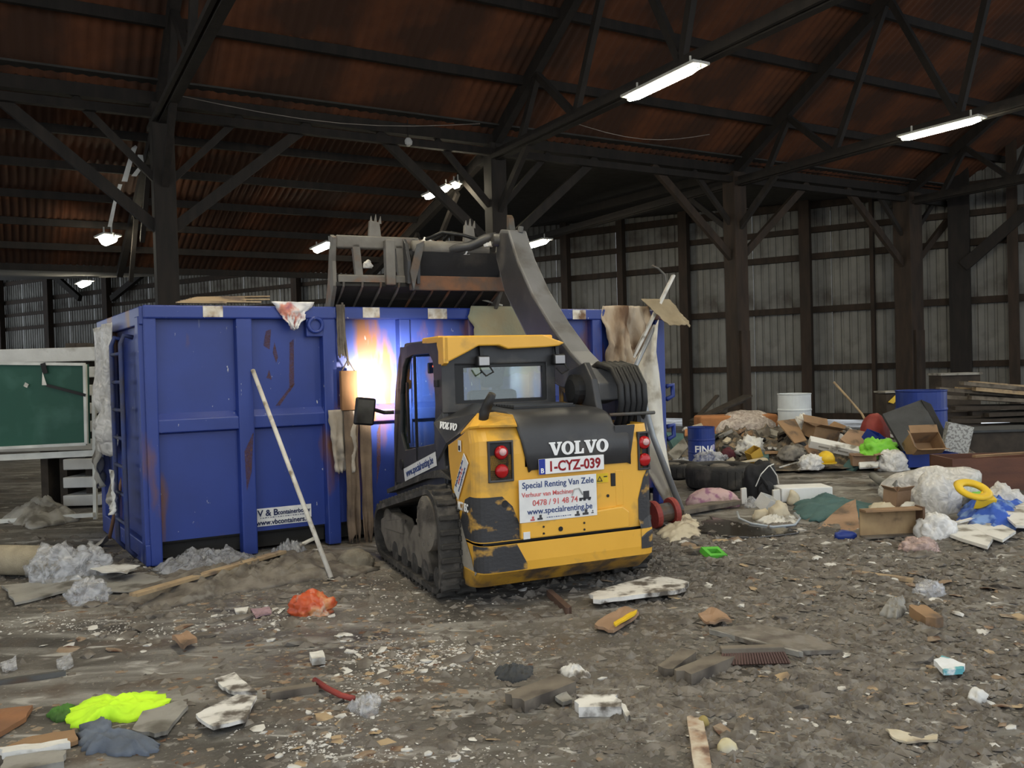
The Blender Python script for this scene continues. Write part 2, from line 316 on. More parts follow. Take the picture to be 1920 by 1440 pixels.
for k, (t_, dl) in enumerate(((7.4,-11.5), (7.4,-15.0), (14.8,-8.0), (14.8,-10.6), (14.8,-13.2), (14.8,-16.2), (22.3,-6.0), (22.3,-10.5), (22.3,-15.0), (-0.1,-11.0))):  # unseen lamps added along the ties to brighten the foreground floor
    lamp(HP(t_,dl-0.65,6.42), HP(t_,dl+0.65,6.42), 'fluorescent lamp added to the row overhead to light the floor, out of the picture')
# daylight strips: broken roof lights at the left, hanging tube, white enamel lamp
t = thing('roof_tear', 'torn pale roof-light strips hanging beside the left post', 'roof light', HP(15.6,1.3,6.9))
m_pale = mat('pale_translucent_strip', (0.75,0.76,0.75), rough=0.5, bump=0.1)
def strip(pts, w, name='strip'):
    P = [AT(x, y, 18.4) - t.location for x, y in pts]; b = MB()
    V = []
    for i, p in enumerate(P): V += [p, p + Vector((w*(1 if i % 2 == 0 else 0.8), 0.05, 0))]
    b.add(V, [(2*i, 2*i+1, 2*i+3, 2*i+2) for i in range(len(P)-1)]); return b.build(name, m_pale, t, solid=0.015)
strip([(240,183),(243,212),(248,240)], 0.10); strip([(262,186),(268,222)], 0.05); strip([(250,265),(240,300),(228,340)], 0.10); strip([(258,290),(262,310),(246,330)], 0.09); strip([(284,280),(290,320),(297,362)], 0.05); strip([(222,345),(212,380),(202,425)], 0.06)
p = AT(765, 267, 19.0); t = thing('enamel_lamp', 'small round white unlit lamp hanging under the roof girder', 'lamp', p)
MB().lathe([(0.02,0.10),(0.06,0.09),(0.10,0.02),(0.09,-0.05),(0.04,-0.08)], 14).build('shade', mat('white_enamel', (0.7,0.7,0.68), bump=0), t, smooth=True)
MB().tube([(0,0,0.08),(0,0,0.5)], 0.012, 6).build('cord', m_timber, t)
for x0,y0,x1,y1,Y in ((330,178,900,232,18.0), (1060,225,1330,252,20.0)):
    a = AT(x0,y0,Y-2.4); b_ = AT(x1,y1,Y+0.4); tag(MB().tube([a + (b_-a)*(i/8) - Vector((0,0,0.25*math.sin(i/8*math.pi))) for i in range(9)], 0.008, 5).build('sagging_wire', mat('grey_wire',(0.25,0.22,0.2),bump=0)), 'thin sagging wire strung under the %s of the roof' % ('left half' if x0 < 500 else 'middle'), 'wire')
# ================================================================ blue roll-off container
ca = math.radians(28.2); CP = Vector((-3.36, 7.86, 0)); cd = Vector((math.cos(ca), math.sin(ca), 0)); ea = math.radians(34.1); ce = Vector((-math.sin(ea), math.cos(ea), 0)); cn = Vector((math.sin(ca), -math.cos(ca), 0))
def CT(p): return cd*p[0] + ce*p[1] + Vector((0, 0, p[2]))       # s along the long side, w inwards, z up
CLEN, CW, CH = 5.97, 2.4, 2.40
def rusty(name, col, rustamt, seed=0.0):
    m = bpy.data.materials.new(name); t, N, L = nt(m); b = N['Principled BSDF']; b.inputs['Roughness'].default_value = 0.42; b.inputs['Specular IOR Level'].default_value = 0.5
    tc = N.new('ShaderNodeTexCoord')
    def nz(s, d, st=(1,1,1), off=0):
        mp = N.new('ShaderNodeMapping'); mp.inputs['Scale'].default_value = st; mp.inputs['Location'].default_value = (off+seed, off, off); L.new(tc.outputs['Object'], mp.inputs[0]); n = N.new('ShaderNodeTexNoise'); n.inputs['Scale'].default_value = s; n.inputs['Detail'].default_value = d; L.new(mp.outputs[0], n.inputs['Vector']); return n.outputs['Fac']
    def ramp(src, a, e):
        r = N.new('ShaderNodeMapRange'); r.inputs[1].default_value = a; r.inputs[2].default_value = e; L.new(src, r.inputs[0]); return r.outputs[0]
    def mix(f, a, c):
        x = N.new('ShaderNodeMix'); x.data_type = 'RGBA'; L.new(f, x.inputs[0])
        if isinstance(a, tuple): x.inputs[6].default_value = (*a,1)
        else: L.new(a, x.inputs[6])
        x.inputs[7].default_value = (*c,1); return x.outputs[2]
    c = mix(ramp(nz(1.5,4),0.35,0.7), col, tuple(v*0.75 for v in col))
    c = mix(ramp(nz(2.2,6,(1,1,0.25),3),0.70-rustamt,0.78-rustamt), c, (0.15,0.06,0.025))
    c = mix(ramp(nz(9,5,(1,1,0.12),7),0.70,0.76), c, (0.30,0.32,0.42))
    c = mix(ramp(nz(30,3,(1,1,0.4),5),0.72,0.76), c, (0.5,0.5,0.52))
    L.new(c, b.inputs['Base Color']); return m
m_blue = rusty('scuffed_blue_paint', (0.019,0.044,0.25), 0.10); m_blue2 = rusty('rust_streaked_blue_paint', (0.024,0.048,0.25), 0.165, 4.0)
m_black = mat('black_underside', (0.018,0.017,0.016), rough=0.8)
m_steel = mat('worn_grey_steel', (0.11,0.11,0.108), (0.07,0.068,0.065), rough=0.55, metal=0.3, dirt=(0.10,0.07,0.05), dscale=5)
cont = thing('rolloff_container', 'large blue steel roll-off waste container with ribbed sides, filled with rubbish', 'container', CP)
def cbox(name, s0, s1, w0, w1, z0, z1, m, bevel=0.008, parent=cont):
    b = MB(CT); b.box(((s0+s1)/2, (w0+w1)/2, (z0+z1)/2), (s1-s0, w1-w0, z1-z0)); return b.build(name, m, parent, bevel=bevel)
ribs = [(0,0.11), (0.82,0.97), (1.66,1.80), (2.48,2.60), (3.28,3.42), (4.08,4.22), (4.90,5.04), (5.82,5.97)]
for i, (a, b_) in enumerate(ribs):
    b = MB(CT); b.prism([(a,2.28),(a,0.0),(b_-0.01,0.0),(b_,2.28)], lambda u, v, w: (u, w, v), -0.02, 0.10); b.build('rib', m_blue if i < 3 else m_blue2, cont, bevel=0.012)
cbox('top_rail', 0, CLEN, -0.03, 0.10, 2.275, CH, m_blue, 0.015)
for i in range(len(ribs)-1):
    a, b_ = ribs[i][1], ribs[i+1][0]; m = m_blue if i < 2 else m_blue2
    cbox('upper_panel', a-0.02, b_+0.02, 0.075, 0.085, 1.36, 2.29, m, 0); cbox('lower_panel', a-0.02, b_+0.02, 0.075, 0.085, 0.20, 1.25, m, 0)
    b = MB(CT); b.prism([(-0.0,1.22),(-0.0,1.335),(0.08,1.40),(0.08,1.20)], lambda u, v, w: (w, u, v), a-0.01, b_+0.01); b.build('middle_rail', m, cont, bevel=0.006)
    cbox('sill', a-0.02, b_+0.02, 0.16, 0.30, 0.03, 0.22, m_black, 0)
cbox('far_side', 0, CLEN, CW-0.06, CW, 0.2, CH, m_blue, 0.01); cbox('far_top_rail', 0, CLEN, CW-0.12, CW+0.03, 2.28, CH, m_blue, 0.01)
cbox('floor_plate', 0.05, CLEN-0.05, 0.1, CW-0.05, 0.18, 0.24, m_black, 0)
for w in (0.7, 1.7): cbox('runner', 0.05, CLEN-0.05, w-0.08, w+0.08, 0.0, 0.2, m_black, 0)
# left end wall with its frame and steel ladder
cbox('end_panel', 0.02, 0.06, 0.05, CW-0.05, 0.05, 2.25, m_blue, 0); cbox('end_top_rail', -0.03, 0.07, 0, CW, 2.22, CH-0.01, m_blue, 0.01)
for w0, w1 in ((0.02,0.16), (1.5,1.62), (2.2,2.4)): cbox('end_stile', -0.04, 0.05, w0, w1, 0.0, 2.3, m_blue, 0.01)
cbox('end_sill', -0.04, 0.06, 0, CW, 0.0, 0.2, m_blue, 0.01)
cbox('right_end_wall', CLEN-0.06, CLEN, 0.05, CW, 0.1, 2.35, m_blue, 0.01)
lad = MB(CT)
for w in (0.36, 0.86): lad.tube([(-0.02,w,2.12),(-0.10,w,2.14),(-0.13,w,2.06),(-0.13,w,0.12),(-0.06,w,0.04)], 0.022, 8)
lad = lad.build('ladder', mat('dull_blue_tube',(0.03,0.05,0.17),(0.05,0.05,0.07),rough=0.6), cont, smooth=True)
for k in range(7):
    b = MB(CT); b.tube([(-0.13,0.36,0.35+k*0.27),(-0.13,0.86,0.35+k*0.27)], 0.018, 8); b.build('rung', MATS['dull_blue_tube'], lad, smooth=True)
b = MB(CT); b.box((0.0,0.18,1.35), (0.012,0.09,1.1)); b.build('red_white_tape', mat('red_tape',(0.45,0.06,0.04),(0.6,0.55,0.52),scale=3,rough=0.7,lo=0.48,hi=0.52), cont)
m_streak = film('rust_stain', (0.13,0.055,0.025), 0.5, 0.9, 0.0, 60.0)
for pts in ([(1.10,2.02),(1.13,2.16),(1.18,2.18),(1.16,1.98)], [(1.19,1.95),(1.21,2.05),(1.24,1.9),(1.22,1.85)], [(1.36,2.05),(1.40,2.08),(1.39,1.62),(1.34,1.55)], [(1.36,1.62),(1.40,1.64),(1.24,1.42),(1.20,1.42)], [(1.12,1.70),(1.15,1.78),(1.17,1.68)], [(0.86,1.0),(0.95,1.18),(0.92,0.8),(0.87,0.62)], [(2.24,1.1),(2.28,1.2),(2.27,0.8),(2.22,0.55)], [(2.05,0.9),(2.10,0.95),(2.08,0.6)]):
    f_ = -0.022 if 0.8 < pts[0][0] < 0.97 else 0.073; b = MB(CT); b.prism(pts, lambda u, v, w: (u, w, v), f_, f_+0.004); b.build('rust_streak', m_streak, cont)
# lug with hole, welded hook plates, pale patches on the top rail
b = MB(CT); b.lathe([(0.055,-0.03),(0.085,-0.03),(0.085,0.03),(0.055,0.03)], 16, (1.585,-0.02,2.215), Euler((math.pi/2,0,0)).to_matrix(), closed=True); b.build('lug_ring', m_blue, cont, smooth=True)
cbox('lug_plate', 1.50, 1.72, -0.015, 0.03, 2.10, 2.33, m_blue); b = MB(CT); b.lathe([(0.001,-0.019),(0.035,-0.019)], 14, (1.585,-0.0,2.215), Euler((math.pi/2,0,0)).to_matrix()); b.build('lug_hole', m_black, cont)
m_palepatch = mat('pale_patch_paint', (0.72,0.70,0.64), (0.45,0.36,0.25), scale=9, rough=0.7, dirt=(0.16,0.09,0.05), dscale=6, damt=0.35)
for s0, s1, z0, z1 in ((0.52,0.70,2.29,2.395), (2.08,2.26,2.29,2.395), (2.80,3.02,2.28,2.39), (4.62,4.80,2.28,2.39)): cbox('pale_patch', s0, s1, -0.036, -0.028, z0, z1, m_palepatch, 0)
for k, z in enumerate((0.95, 1.45)):
    b = MB(CT); b.tube([(CLEN+0.02,0.0,z),(CLEN+0.10,-0.02,z+0.02),(CLEN+0.12,0,z-0.12),(CLEN+0.02,0,z-0.16)], 0.03, 8); b.build('door_latch', m_blue, cont, smooth=True)
# sticker
m_wht = mat('white_vinyl', (0.74,0.74,0.73), (0.66,0.66,0.66), scale=12, rough=0.45, bump=0.02); m_navy = mat('navy_print', (0.02,0.03,0.10), bump=0)
st = cbox('sticker', 0.985, 1.52, 0.068, 0.074, 0.245, 0.42, m_wht, 0); st['label'] = 'white sticker with navy lettering'
cr = cd; o_ = lambda s, z: CT((s, 0.064, z))
lettering('V & B', 0.085, m_navy, st, o_(1.09,0.345), cr, (0,0,1), 0.0022); lettering('containerbouw', 0.062, m_navy, st, o_(1.345,0.347), cr, (0,0,1), 0.0016, 0.85)
b = MB(CT); [b.box((1.02+0.0245*k, 0.066, 0.326), (0.008+0.012*(k*7 % 3)/2, 0.002, 0.006)) for k in range(20)]; b.build('fine_print', m_navy, st); lettering('www.vbcontainers.be', 0.070, m_navy, st, o_(1.25,0.258), cr, (0,0,1), 0.0018, 0.9)
# rubbish filling the container (one uncountable mass below the rim)
b = MB(CT)
b.grid(lambda u, v: (0.1+u*(CLEN-0.2), 0.12+v*(CW-0.24), 1.95+0.25*fbm(u*9, v*4, 2)+0.22*fbm(u*30, v*14, 5)), 70, 28)
o = b.build('rubbish_fill', mat('mixed_rubbish', (0.05,0.045,0.04), (0.14,0.12,0.10), scale=6, dirt=(0.4,0.38,0.35), dscale=8, damt=0.3), loc=CP); tag(o, 'mixed dark rubbish filling the blue container below its rim', 'rubbish', kind='stuff')
def CW_(s, w, z): return CP + CT((s, w, z))
# ================================================================ compact track loader (local: x right, y forward, z up)
LA = math.radians(24); LO = Vector((0.285, 6.70, 0))
ld = thing('compact_track_loader', 'yellow and dark grey compact track loader seen from behind, arm raised over the container', 'loader', LO, LA)
def LW(p): return LO + Matrix.Rotation(LA, 3, 'Z') @ Vector(p)
m_yel = mat('loader_yellow_paint', (0.76,0.41,0.05), (0.70,0.37,0.042), scale=2, rough=0.38, bump=0.03, dirt=(0.38,0.23,0.06), dscale=3, damt=0.12, spec=0.5)
m_yeld = mat('muddy_yellow_paint', (0.55,0.30,0.03), (0.34,0.19,0.04), scale=3, rough=0.55, dirt=(0.10,0.07,0.045), dscale=5, damt=0.55)
m_gry = mat('loader_dark_grey_paint', (0.040,0.040,0.043), (0.032,0.032,0.034), rough=0.42, bump=0.05, dirt=(0.07,0.065,0.06), dscale=3, damt=0.25)
m_scr = mat('scraped_dark_grey_paint', (0.036,0.036,0.04), (0.03,0.03,0.033), rough=0.5, dirt=(0.50,0.28,0.05), dscale=7, damt=0.16, stretch=(1,1,1.6))
m_blk = mat('black_plastic', (0.012,0.012,0.013), rough=0.5, bump=0.05)
m_rub = mat('muddy_rubber', (0.030,0.028,0.026), (0.055,0.05,0.045), scale=7, rough=0.85, bump=0.8, bscale=40, dirt=(0.10,0.09,0.078), dscale=9, damt=0.3)
m_mud = mat('dried_mud_steel', (0.17,0.15,0.125), (0.10,0.088,0.072), scale=4, rough=0.9, bump=0.6, dirt=(0.055,0.047,0.04), dscale=4, damt=0.4)
m_arm = mat('arm_grey_paint', (0.16,0.16,0.165), (0.13,0.13,0.132), rough=0.5, bump=0.05, dirt=(0.09,0.085,0.08), dscale=3, damt=0.35)
m_bkt = mat('worn_bucket_steel', (0.16,0.15,0.135), (0.11,0.10,0.088), scale=5, rough=0.6, metal=0.2, dirt=(0.17,0.085,0.045), dscale=2.5, damt=0.2)
m_rst = mat('rusty_bucket_steel', (0.24,0.10,0.045), (0.13,0.07,0.042), scale=4, rough=0.75, dirt=(0.07,0.06,0.055), dscale=3, damt=0.45)
m_gls = glass('cab_glass', (0.62,0.72,0.70), 0.10); m_red = mat('red_lens', (0.42,0.012,0.015), (0.36,0.01,0.012), rough=0.2, bump=0); m_pink = mat('clear_pink_lens', (0.62,0.38,0.38), rough=0.2, bump=0)
def lbox(name, x0, x1, y0, y1, z0, z1, m, bevel=0.01, parent=ld, R=None): return MB().box(((x0+x1)/2,(y0+y1)/2,(z0+z1)/2), (x1-x0,y1-y0,z1-z0), R).build(name, m, parent, bevel=bevel)
XZ = lambda u, v, w: Vector((u, w, v)); YZ = lambda u, v, w: Vector((w, u, v)); XY = lambda u, v, w: Vector((u, v, w))
# -- rear shell: plan curve parametrised by u (u = x across the back, running on round the corners)
CV = [(-0.75,0.45), (-0.75,-0.20), (-0.738,-0.25), (-0.705,-0.287), (-0.65,-0.30), (0.65,-0.30), (0.705,-0.287), (0.738,-0.25), (0.75,-0.20), (0.75,0.60)]
cl = [0.0]
for i in range(1, len(CV)): cl.append(cl[-1] + math.dist(CV[i-1], CV[i]))
cu0 = cl[4] + 0.65
def SH(u, z, off=0.0, tuck=True):
    s = min(max(u + cu0, 0.0), cl[-1]-1e-6); i = max(k for k in range(len(cl)-1) if cl[k] <= s); f = (s-cl[i])/(cl[i+1]-cl[i]); a, b = CV[i], CV[i+1]
    tx, ty = b[0]-a[0], b[1]-a[1]; l = math.hypot(tx, ty); nx, ny = ty/l, -tx/l
    # blend normals near the corners
    x = a[0]+(b[0]-a[0])*f + nx*off; y = a[1]+(b[1]-a[1])*f + ny*off
    k = 0.0
    if z < 0.46: k = -0.035                                  # bumper stands proud
    if z < 0.26: k = -0.035 + (0.26-z)*1.3                   # belly tucks in
    if z > 1.16 and tuck: k = (z-1.16)**2*3.2
    x2 = x*(1 + (-k)*(-0.03) if k < 0 else 1 - max(0, k)*0.1)
    return Vector((x2, y + k*min(1, max(0, (0.45-y)/0.6)), z))
def shell(name, us, zlo, zhi, m, off=0.0, nz=6, bevel=0, parent=ld, solid=0.0):
    b = MB(); n = len(us)
    for u in us:
        a = zlo(u) if callable(zlo) else zlo; e = zhi(u) if callable(zhi) else zhi
        for j in range(nz+1): b.v.append(SH(u, a+(e-a)*j/nz, off))
    b.f = [(i*(nz+1)+j, (i+1)*(nz+1)+j, (i+1)*(nz+1)+j+1, i*(nz+1)+j+1) for i in range(n-1) for j in range(nz)]
    return b.build(name, m, parent, smooth=False, solid=solid)
def lin(a, b, n): return [a+(b-a)*i/n for i in range(n+1)]
uL = -0.65-(cl[4]-cl[1])           # u where the left side begins
left_us = lin(uL-0.46, uL, 6) + lin(uL, -0.65, 5)[1:]
def yf(z): return 0.03 + (z-0.16)*0.26
def side_cut(u, z):                # front edge of the left side panel slants forwards as it rises
    return max(u, uL - 0.20 - yf(z))
def shell_cut(name, us, zlo, zhi, m, off=0.0, nz=8):
    b = MB(); n = len(us)
    for u in us:
        a = zlo(u) if callable(zlo) else zlo; e = zhi(u) if callable(zhi) else zhi
        for j in range(nz+1):
            z = a+(e-a)*j/nz; b.v.append(SH(side_cut(u, z), z, off))
    b.f = [(i*(nz+1)+j, (i+1)*(nz+1)+j, (i+1)*(nz+1)+j+1, i*(nz+1)+j+1) for i in range(n-1) for j in range(nz)]
    return b.build(name, m, ld)
topL = lambda u: 1.31 if u > -0.72 else max(1.14, 1.31 + (u+0.72)*0.30)
shell_cut('left_rear_corner_panel', left_us + lin(-0.65,-0.36,4)[1:], 0.47, topL, m_yel)
shell('right_rear_corner_panel', lin(0.54,0.65,3)+lin(0.65,0.65+cl[8]-cl[5],4)[1:]+lin(0.65+cl[8]-cl[5],1.4,3)[1:], 0.47, 1.265, m_yel)
shell('engine_door', lin(-0.36,0.54,6), 0.47, 1.0, m_yel)
shell_cut('rear_bumper', left_us + lin(-0.65,0.65,8)[1:] + lin(0.65,0.65+cl[8]-cl[5],4)[1:] + [1.35], 0.25, 0.455, m_yel, nz=3)
b = shell_cut('belly_pan', left_us + lin(-0.65,0.65,8)[1:] + lin(0.65,0.65+cl[8]-cl[5],4)[1:] + [1.35], 0.12, 0.25, m_yeld, nz=3)
lbox('bumper_gap', -0.70, 0.70, -0.28, -0.20, 0.45, 0.475, m_blk, 0)
lbox('engine_block', -0.62, 0.62, -0.22, 0.5, 0.20, 1.16, m_blk, 0)
# door relief: lower raised pocket and the split line round it
MB().prism([(-0.42,0.475),(0.50,0.475),(0.50,0.60),(0.44,0.645),(-0.42,0.60)], XZ, -0.335, -0.29).build('door_pocket', m_yel, ld, bevel=0.012)
MB().prism([(0.40,0.645),(0.47,0.645),(0.47,0.92),(0.40,0.92)], XZ, -0.303, -0.29).build('door_step', m_yel, ld, bevel=0.006)
lbox('door_latch', 0.36, 0.40, -0.308, -0.29, 0.80, 0.90, m_blk, 0.004)
for x, z, r in ((-0.53,0.745,0.026), (-0.10,0.525,0.018), (-0.24,0.555,0.008), (-0.24,0.505,0.008), (0.10,0.55,0.008), (0.10,0.50,0.008), (0.33,0.73,0.012)):
    yy = -0.337 if z < 0.6 else -0.302
    MB().lathe([(0.0005,0),(r,0),(r,0.004)], 14, (x,yy,z), Euler((math.pi/2,0,0)).to_matrix()).build('bolt_hole', m_blk, ld)
# hood: dark, rounded at the back, flat on top
hb = MB(); prof = [(-0.306,0.975),(-0.309,1.10),(-0.304,1.20),(-0.285,1.28),(-0.245,1.34),(-0.18,1.375),(-0.08,1.392),(0.25,1.405),(0.55,1.42)]
def hx(z, y): 
    t = min(1, max(0, (z-0.975)/0.33)); return (-0.335-0.075*t, 0.535+0.0*t)
for y, z in prof:
    a, e = hx(z, y)
    e2 = e if z < 1.22 else 0.40; a2 = a
    for x in (a2, a2+0.02, -0.2, 0.1, e2-0.03, e2): hb.v.append(Vector((x, y, z - (0.015 if x in (a2, e2) else 0))))
n = 6; hb.f = [(i*n+j, i*n+j+1, (i+1)*n+j+1, (i+1)*n+j) for i in range(len(prof)-1) for j in range(n-1)]
hood = hb.build('engine_hood', m_gry, ld, smooth=True, solid=0.02)
MB().prism([(0.40,0.975),(0.53,0.975),(0.585,1.265),(0.40,1.265)], XZ, -0.312, -0.29).build('hood_side_panel', m_gry, ld, bevel=0.006)
lbox('hood_grille', -0.28, 0.26, 0.05, 0.5, 1.405, 1.425, m_blk, 0.004)
for k in range(8): lbox('grille_slat', -0.27, 0.25, 0.07+k*0.055, 0.10+k*0.055, 1.424, 1.436, m_gry, 0)
# left shoulder: dark cover with small lettering, then the yellow corner rising to the exhaust
sc = MB(); sc.add([(-0.755,0.50,1.00),(-0.755,0.27,1.155),(-0.752,-0.02,1.245),(-0.60,0.05,1.38),(-0.42,0.30,1.44),(-0.42,0.56,1.44),(-0.66,0.56,1.40),(-0.755,0.56,1.30)], [(0,1,2,3,4,5,6,7)])
sc.build('shoulder_cover', m_gry, ld, solid=0.02)
ys = MB(); ys.add([(-0.75,-0.02,1.25),(-0.748,-0.20,1.302),(-0.70,-0.275,1.312),(-0.41,-0.29,1.305),(-0.40,-0.20,1.375),(-0.46,0.0,1.392),(-0.58,0.06,1.385)], [(0,1,2,3,4,5,6)]); ys.build('shoulder_corner', m_yel, ld, solid=0.015)
MB().tube([(-0.60,-0.10,1.33),(-0.58,-0.08,1.40),(-0.56,-0.10,1.46),(-0.54,-0.15,1.54)], [0.035,0.040,0.040,0.03], 12).build('exhaust_pipe', m_blk, ld, smooth=True)
# dark scraped corner patches
shell_cut('scraped_corner_patch', [uL-0.24,uL-0.12,uL-0.02] + lin(uL,-0.65,5)[1:] + [-0.55,-0.47,-0.40], lambda u: 0.478, lambda u: 0.80 if uL-0.10 < u < -0.5 else (0.80 + (u-(uL-0.10))*1.6 if u <= uL-0.10 else 0.80-(u+0.5)*2.6), m_scr, off=0.004)
shell_cut('scraped_bumper_patch', [uL-0.02]+lin(uL,-0.65,5)[1:] + [-0.55,-0.46,-0.38], 0.262, lambda u: 0.452 if u < -0.44 else 0.452-(u+0.44)*2.5, m_scr, off=0.004, nz=3)
shell('scraped_right_patch', [0.60,0.63,0.65]+lin(0.65,0.65+cl[8]-cl[5],4)[1:]+[1.2], 0.30, lambda u: 0.62+min(0.28,(u-0.58)*3.2), m_scr, off=0.004, nz=5)
m_dust = mat('dried_pale_mud', (0.33,0.30,0.25), (0.24,0.21,0.17), rough=0.95, bump=0.4)
shell_cut('dried_mud_smear', [uL-0.30,uL-0.22,uL-0.16,uL-0.05,uL+0.03], 0.262, lambda u: 0.66-(u-(uL-0.26))*1.5, m_dust, off=0.005, nz=8)
# tail lights
def tail(x, w, nm):
    h = MB(); o = [(x-w/2,0.905),(x+w/2,0.905),(x+w/2,1.205),(x-w/2,1.205)]; q = [(x-w/2+0.016,0.922),(x+w/2-0.016,0.922),(x+w/2-0.016,1.188),(x-w/2+0.016,1.188)]
    r = h.ring(o, q, XZ, -0.318, -0.285).build('tail_light', m_gry, ld, bevel=0.006); MB().prism(o, XZ, -0.300, -0.29).build('light_recess', m_blk, r)
    for z, m in ((1.12, m_red), (0.985, m_red)):
        MB().lathe([(0.052,0),(0.05,0.018),(0.035,0.032),(0.0005,0.036)], 18, (x+0.005,-0.302,z), Euler((math.pi/2,0,0)).to_matrix()).build('red_lens', m, r, smooth=True)
    MB().lathe([(0.028,0.034),(0.026,0.044),(0.0005,0.046)], 14, (x+0.005,-0.302,1.125), Euler((math.pi/2,0,0)).to_matrix()).build('clear_lens', m_pink, r, smooth=True)
tail(-0.555, 0.20, 'a'); tail(0.658, 0.105, 'b')
# licence plate, sign, badges
m_pl = mat('plate_white', (0.80,0.80,0.80), (0.74,0.74,0.75), rough=0.4, bump=0); m_plr = mat('plate_dark_red', (0.30,0.012,0.02), bump=0); m_plb = mat('plate_blue', (0.02,0.04,0.30), bump=0)
m_prt = mat('sign_dark_blue_print', (0.03,0.06,0.20), bump=0); m_prr = mat('sign_red_print', (0.62,0.13,0.13), bump=0); m_ltr = mat('white_letters', (0.85,0.85,0.85), (0.8,0.8,0.8), rough=0.5, bump=0)
pl = lbox('licence_plate', -0.262, 0.288, -0.332, -0.322, 0.938, 1.052, m_pl, 0.004)
MB().box((-0.237,-0.3335,0.995), (0.05,0.004,0.112)).build('blue_band', m_plb, pl)
X = (1,0,0); Z = (0,0,1)
lettering('B', 0.05, m_ltr, pl, (-0.237,-0.336,0.950), X, Z, 0.001); lettering('1-CYZ-039', 0.105, m_plr, pl, (0.035,-0.3335,0.958), X, Z, 0.0028, 0.92)
sg = lbox('rental_sign', -0.432, 0.212, -0.342, -0.334, 0.598, 0.912, m_wht, 0.003)
Y_ = -0.3435
lettering('Special Renting Van Zele', 0.064, m_prt, sg, (-0.11,Y_,0.848), X, Z, 0.0006, 0.93); lettering('Verhuur van Machines', 0.048, m_prr, sg, (-0.20,Y_,0.784), X, Z, 0.0004, 0.98)
lettering('0478 / 91 48 74', 0.060, m_prr, sg, (-0.14,Y_,0.716), X, Z, 0.0006, 0.98); lettering('www.specialrenting.be', 0.062, m_prt, sg, (-0.10,Y_,0.655), X, Z, 0.0006, 0.96)
dk = mat('sign_machine_print', (0.06,0.06,0.07), bump=0)
e = MB(); 
for (x, z, w, h) in ((0.12,0.765,0.05,0.05), (0.11,0.735,0.10,0.014), (0.07,0.728,0.02,0.02), (0.105,0.728,0.02,0.02), (0.145,0.728,0.02,0.02)): e.box((x,Y_,z),(w,0.002,h))
e.build('excavator_picture', dk, sg)
e = MB(); e.tube([(0.09,Y_,0.765),(0.06,Y_,0.815),(0.02,Y_,0.81),(0.0,Y_,0.765)], 0.006, 6); e.build('excavator_boom_picture', mat('sign_pale_grey_print',(0.45,0.45,0.45),bump=0), sg)
for x, z, s, m in ((-0.33,0.622,0.034,m_prr), (-0.27,0.625,0.042,dk), (0.04,0.625,0.042,dk), (0.11,0.628,0.05,dk), (0.17,0.63,0.02,dk)):
    e = MB(); e.box((x,Y_,z-0.008),(s,0.002,s*0.35)); e.box((x+s*0.1,Y_,z+s*0.25),(s*0.45,0.002,s*0.5)); e.build('small_machine_picture', m, sg)
b = MB(); [b.box((-0.21+0.019*k, Y_, 0.622), (0.006+0.008*(k*5 % 3)/2, 0.002, 0.006)) for k in range(11)]; b.build('fine_print', m_prt, sg)
ws = lbox('warning_sticker', 0.225, 0.335, -0.307, -0.30, 0.835, 0.905, mat('sticker_yellow',(0.80,0.55,0.03),bump=0), 0)
MB().ring([(0.235,0.845),(0.285,0.845),(0.26,0.888)], [(0.244,0.851),(0.276,0.851),(0.26,0.878)], XZ, -0.309, -0.306).build('warning_triangle', m_blk, ws); MB().box((0.31,-0.308,0.88),(0.03,0.003,0.008)).build('warning_arrow', m_blk, ws)
sq = lbox('square_sticker', -0.405, -0.352, -0.341, -0.334, 0.478, 0.53, m_wht, 0)
def volvo(h, m, parent, org, right, up_, name='maker_lettering', sx=1.0):
    Vp = [(0,1),(.52,1),(.52,.88),(.43,.88),(.60,.36),(.76,.88),(.66,.88),(.66,1),(1.06,1),(1.06,.88),(.98,.88),(.64,0),(.44,0),(.09,.88),(0,.88)]
    Lp = [(0,0),(0,.12),(.09,.12),(.09,.88),(0,.88),(0,1),(.50,1),(.50,.88),(.39,.88),(.39,.14),(.56,.14),(.66,.40),(.78,.40),(.78,0)]
    r = Vector(right).normalized(); u = Vector(up_).normalized(); nn = r.cross(u); b = MB(); x = 0
    fn = lambda px, py, w: Vector(org) + r*((px+x)*h*sx) + u*(py*h) + nn*w
    for ch, w in (('V',1.02), ('O',1.04), ('L',0.82), ('V',1.02), ('O',1.04)):
        if ch == 'O':
            N_ = 22; oo = [(0.5+0.52*math.cos(q*2*math.pi/N_), 0.5+0.52*math.sin(q*2*math.pi/N_)) for q in range(N_)]; ii = [(0.5+0.21*math.cos(q*2*math.pi/N_), 0.5+0.36*math.sin(q*2*math.pi/N_)) for q in range(N_)]; b.ring(oo, ii, fn, 0, 0.003)
        else: b.prism(Vp if ch == 'V' else Lp, fn, 0, 0.003)
        x += w
    return b.build(name, m, parent)
volvo(0.098, m_ltr, ld, (-0.172,-0.3225,1.072), X, Z, sx=1.05)
volvo(0.055, m_ltr, ld, (-0.770,0.42,1.27), (0.10,-0.40,-0.02), (0.32,0.05,0.95), sx=0.9)
lettering('MCT 85C', 0.085, m_ltr, ld, (-0.768,-0.07,0.685), (0.0,-1,0), Z, 0.002, 0.62, name='model_lettering')
sk = MB(); sk.add([(-0.763,0.12,0.98),(-0.763,0.07,0.80),(-0.763,0.04,0.745),(-0.763,-0.17,1.06),(-0.763,-0.16,1.14)], [(0,1,2,3,4)])
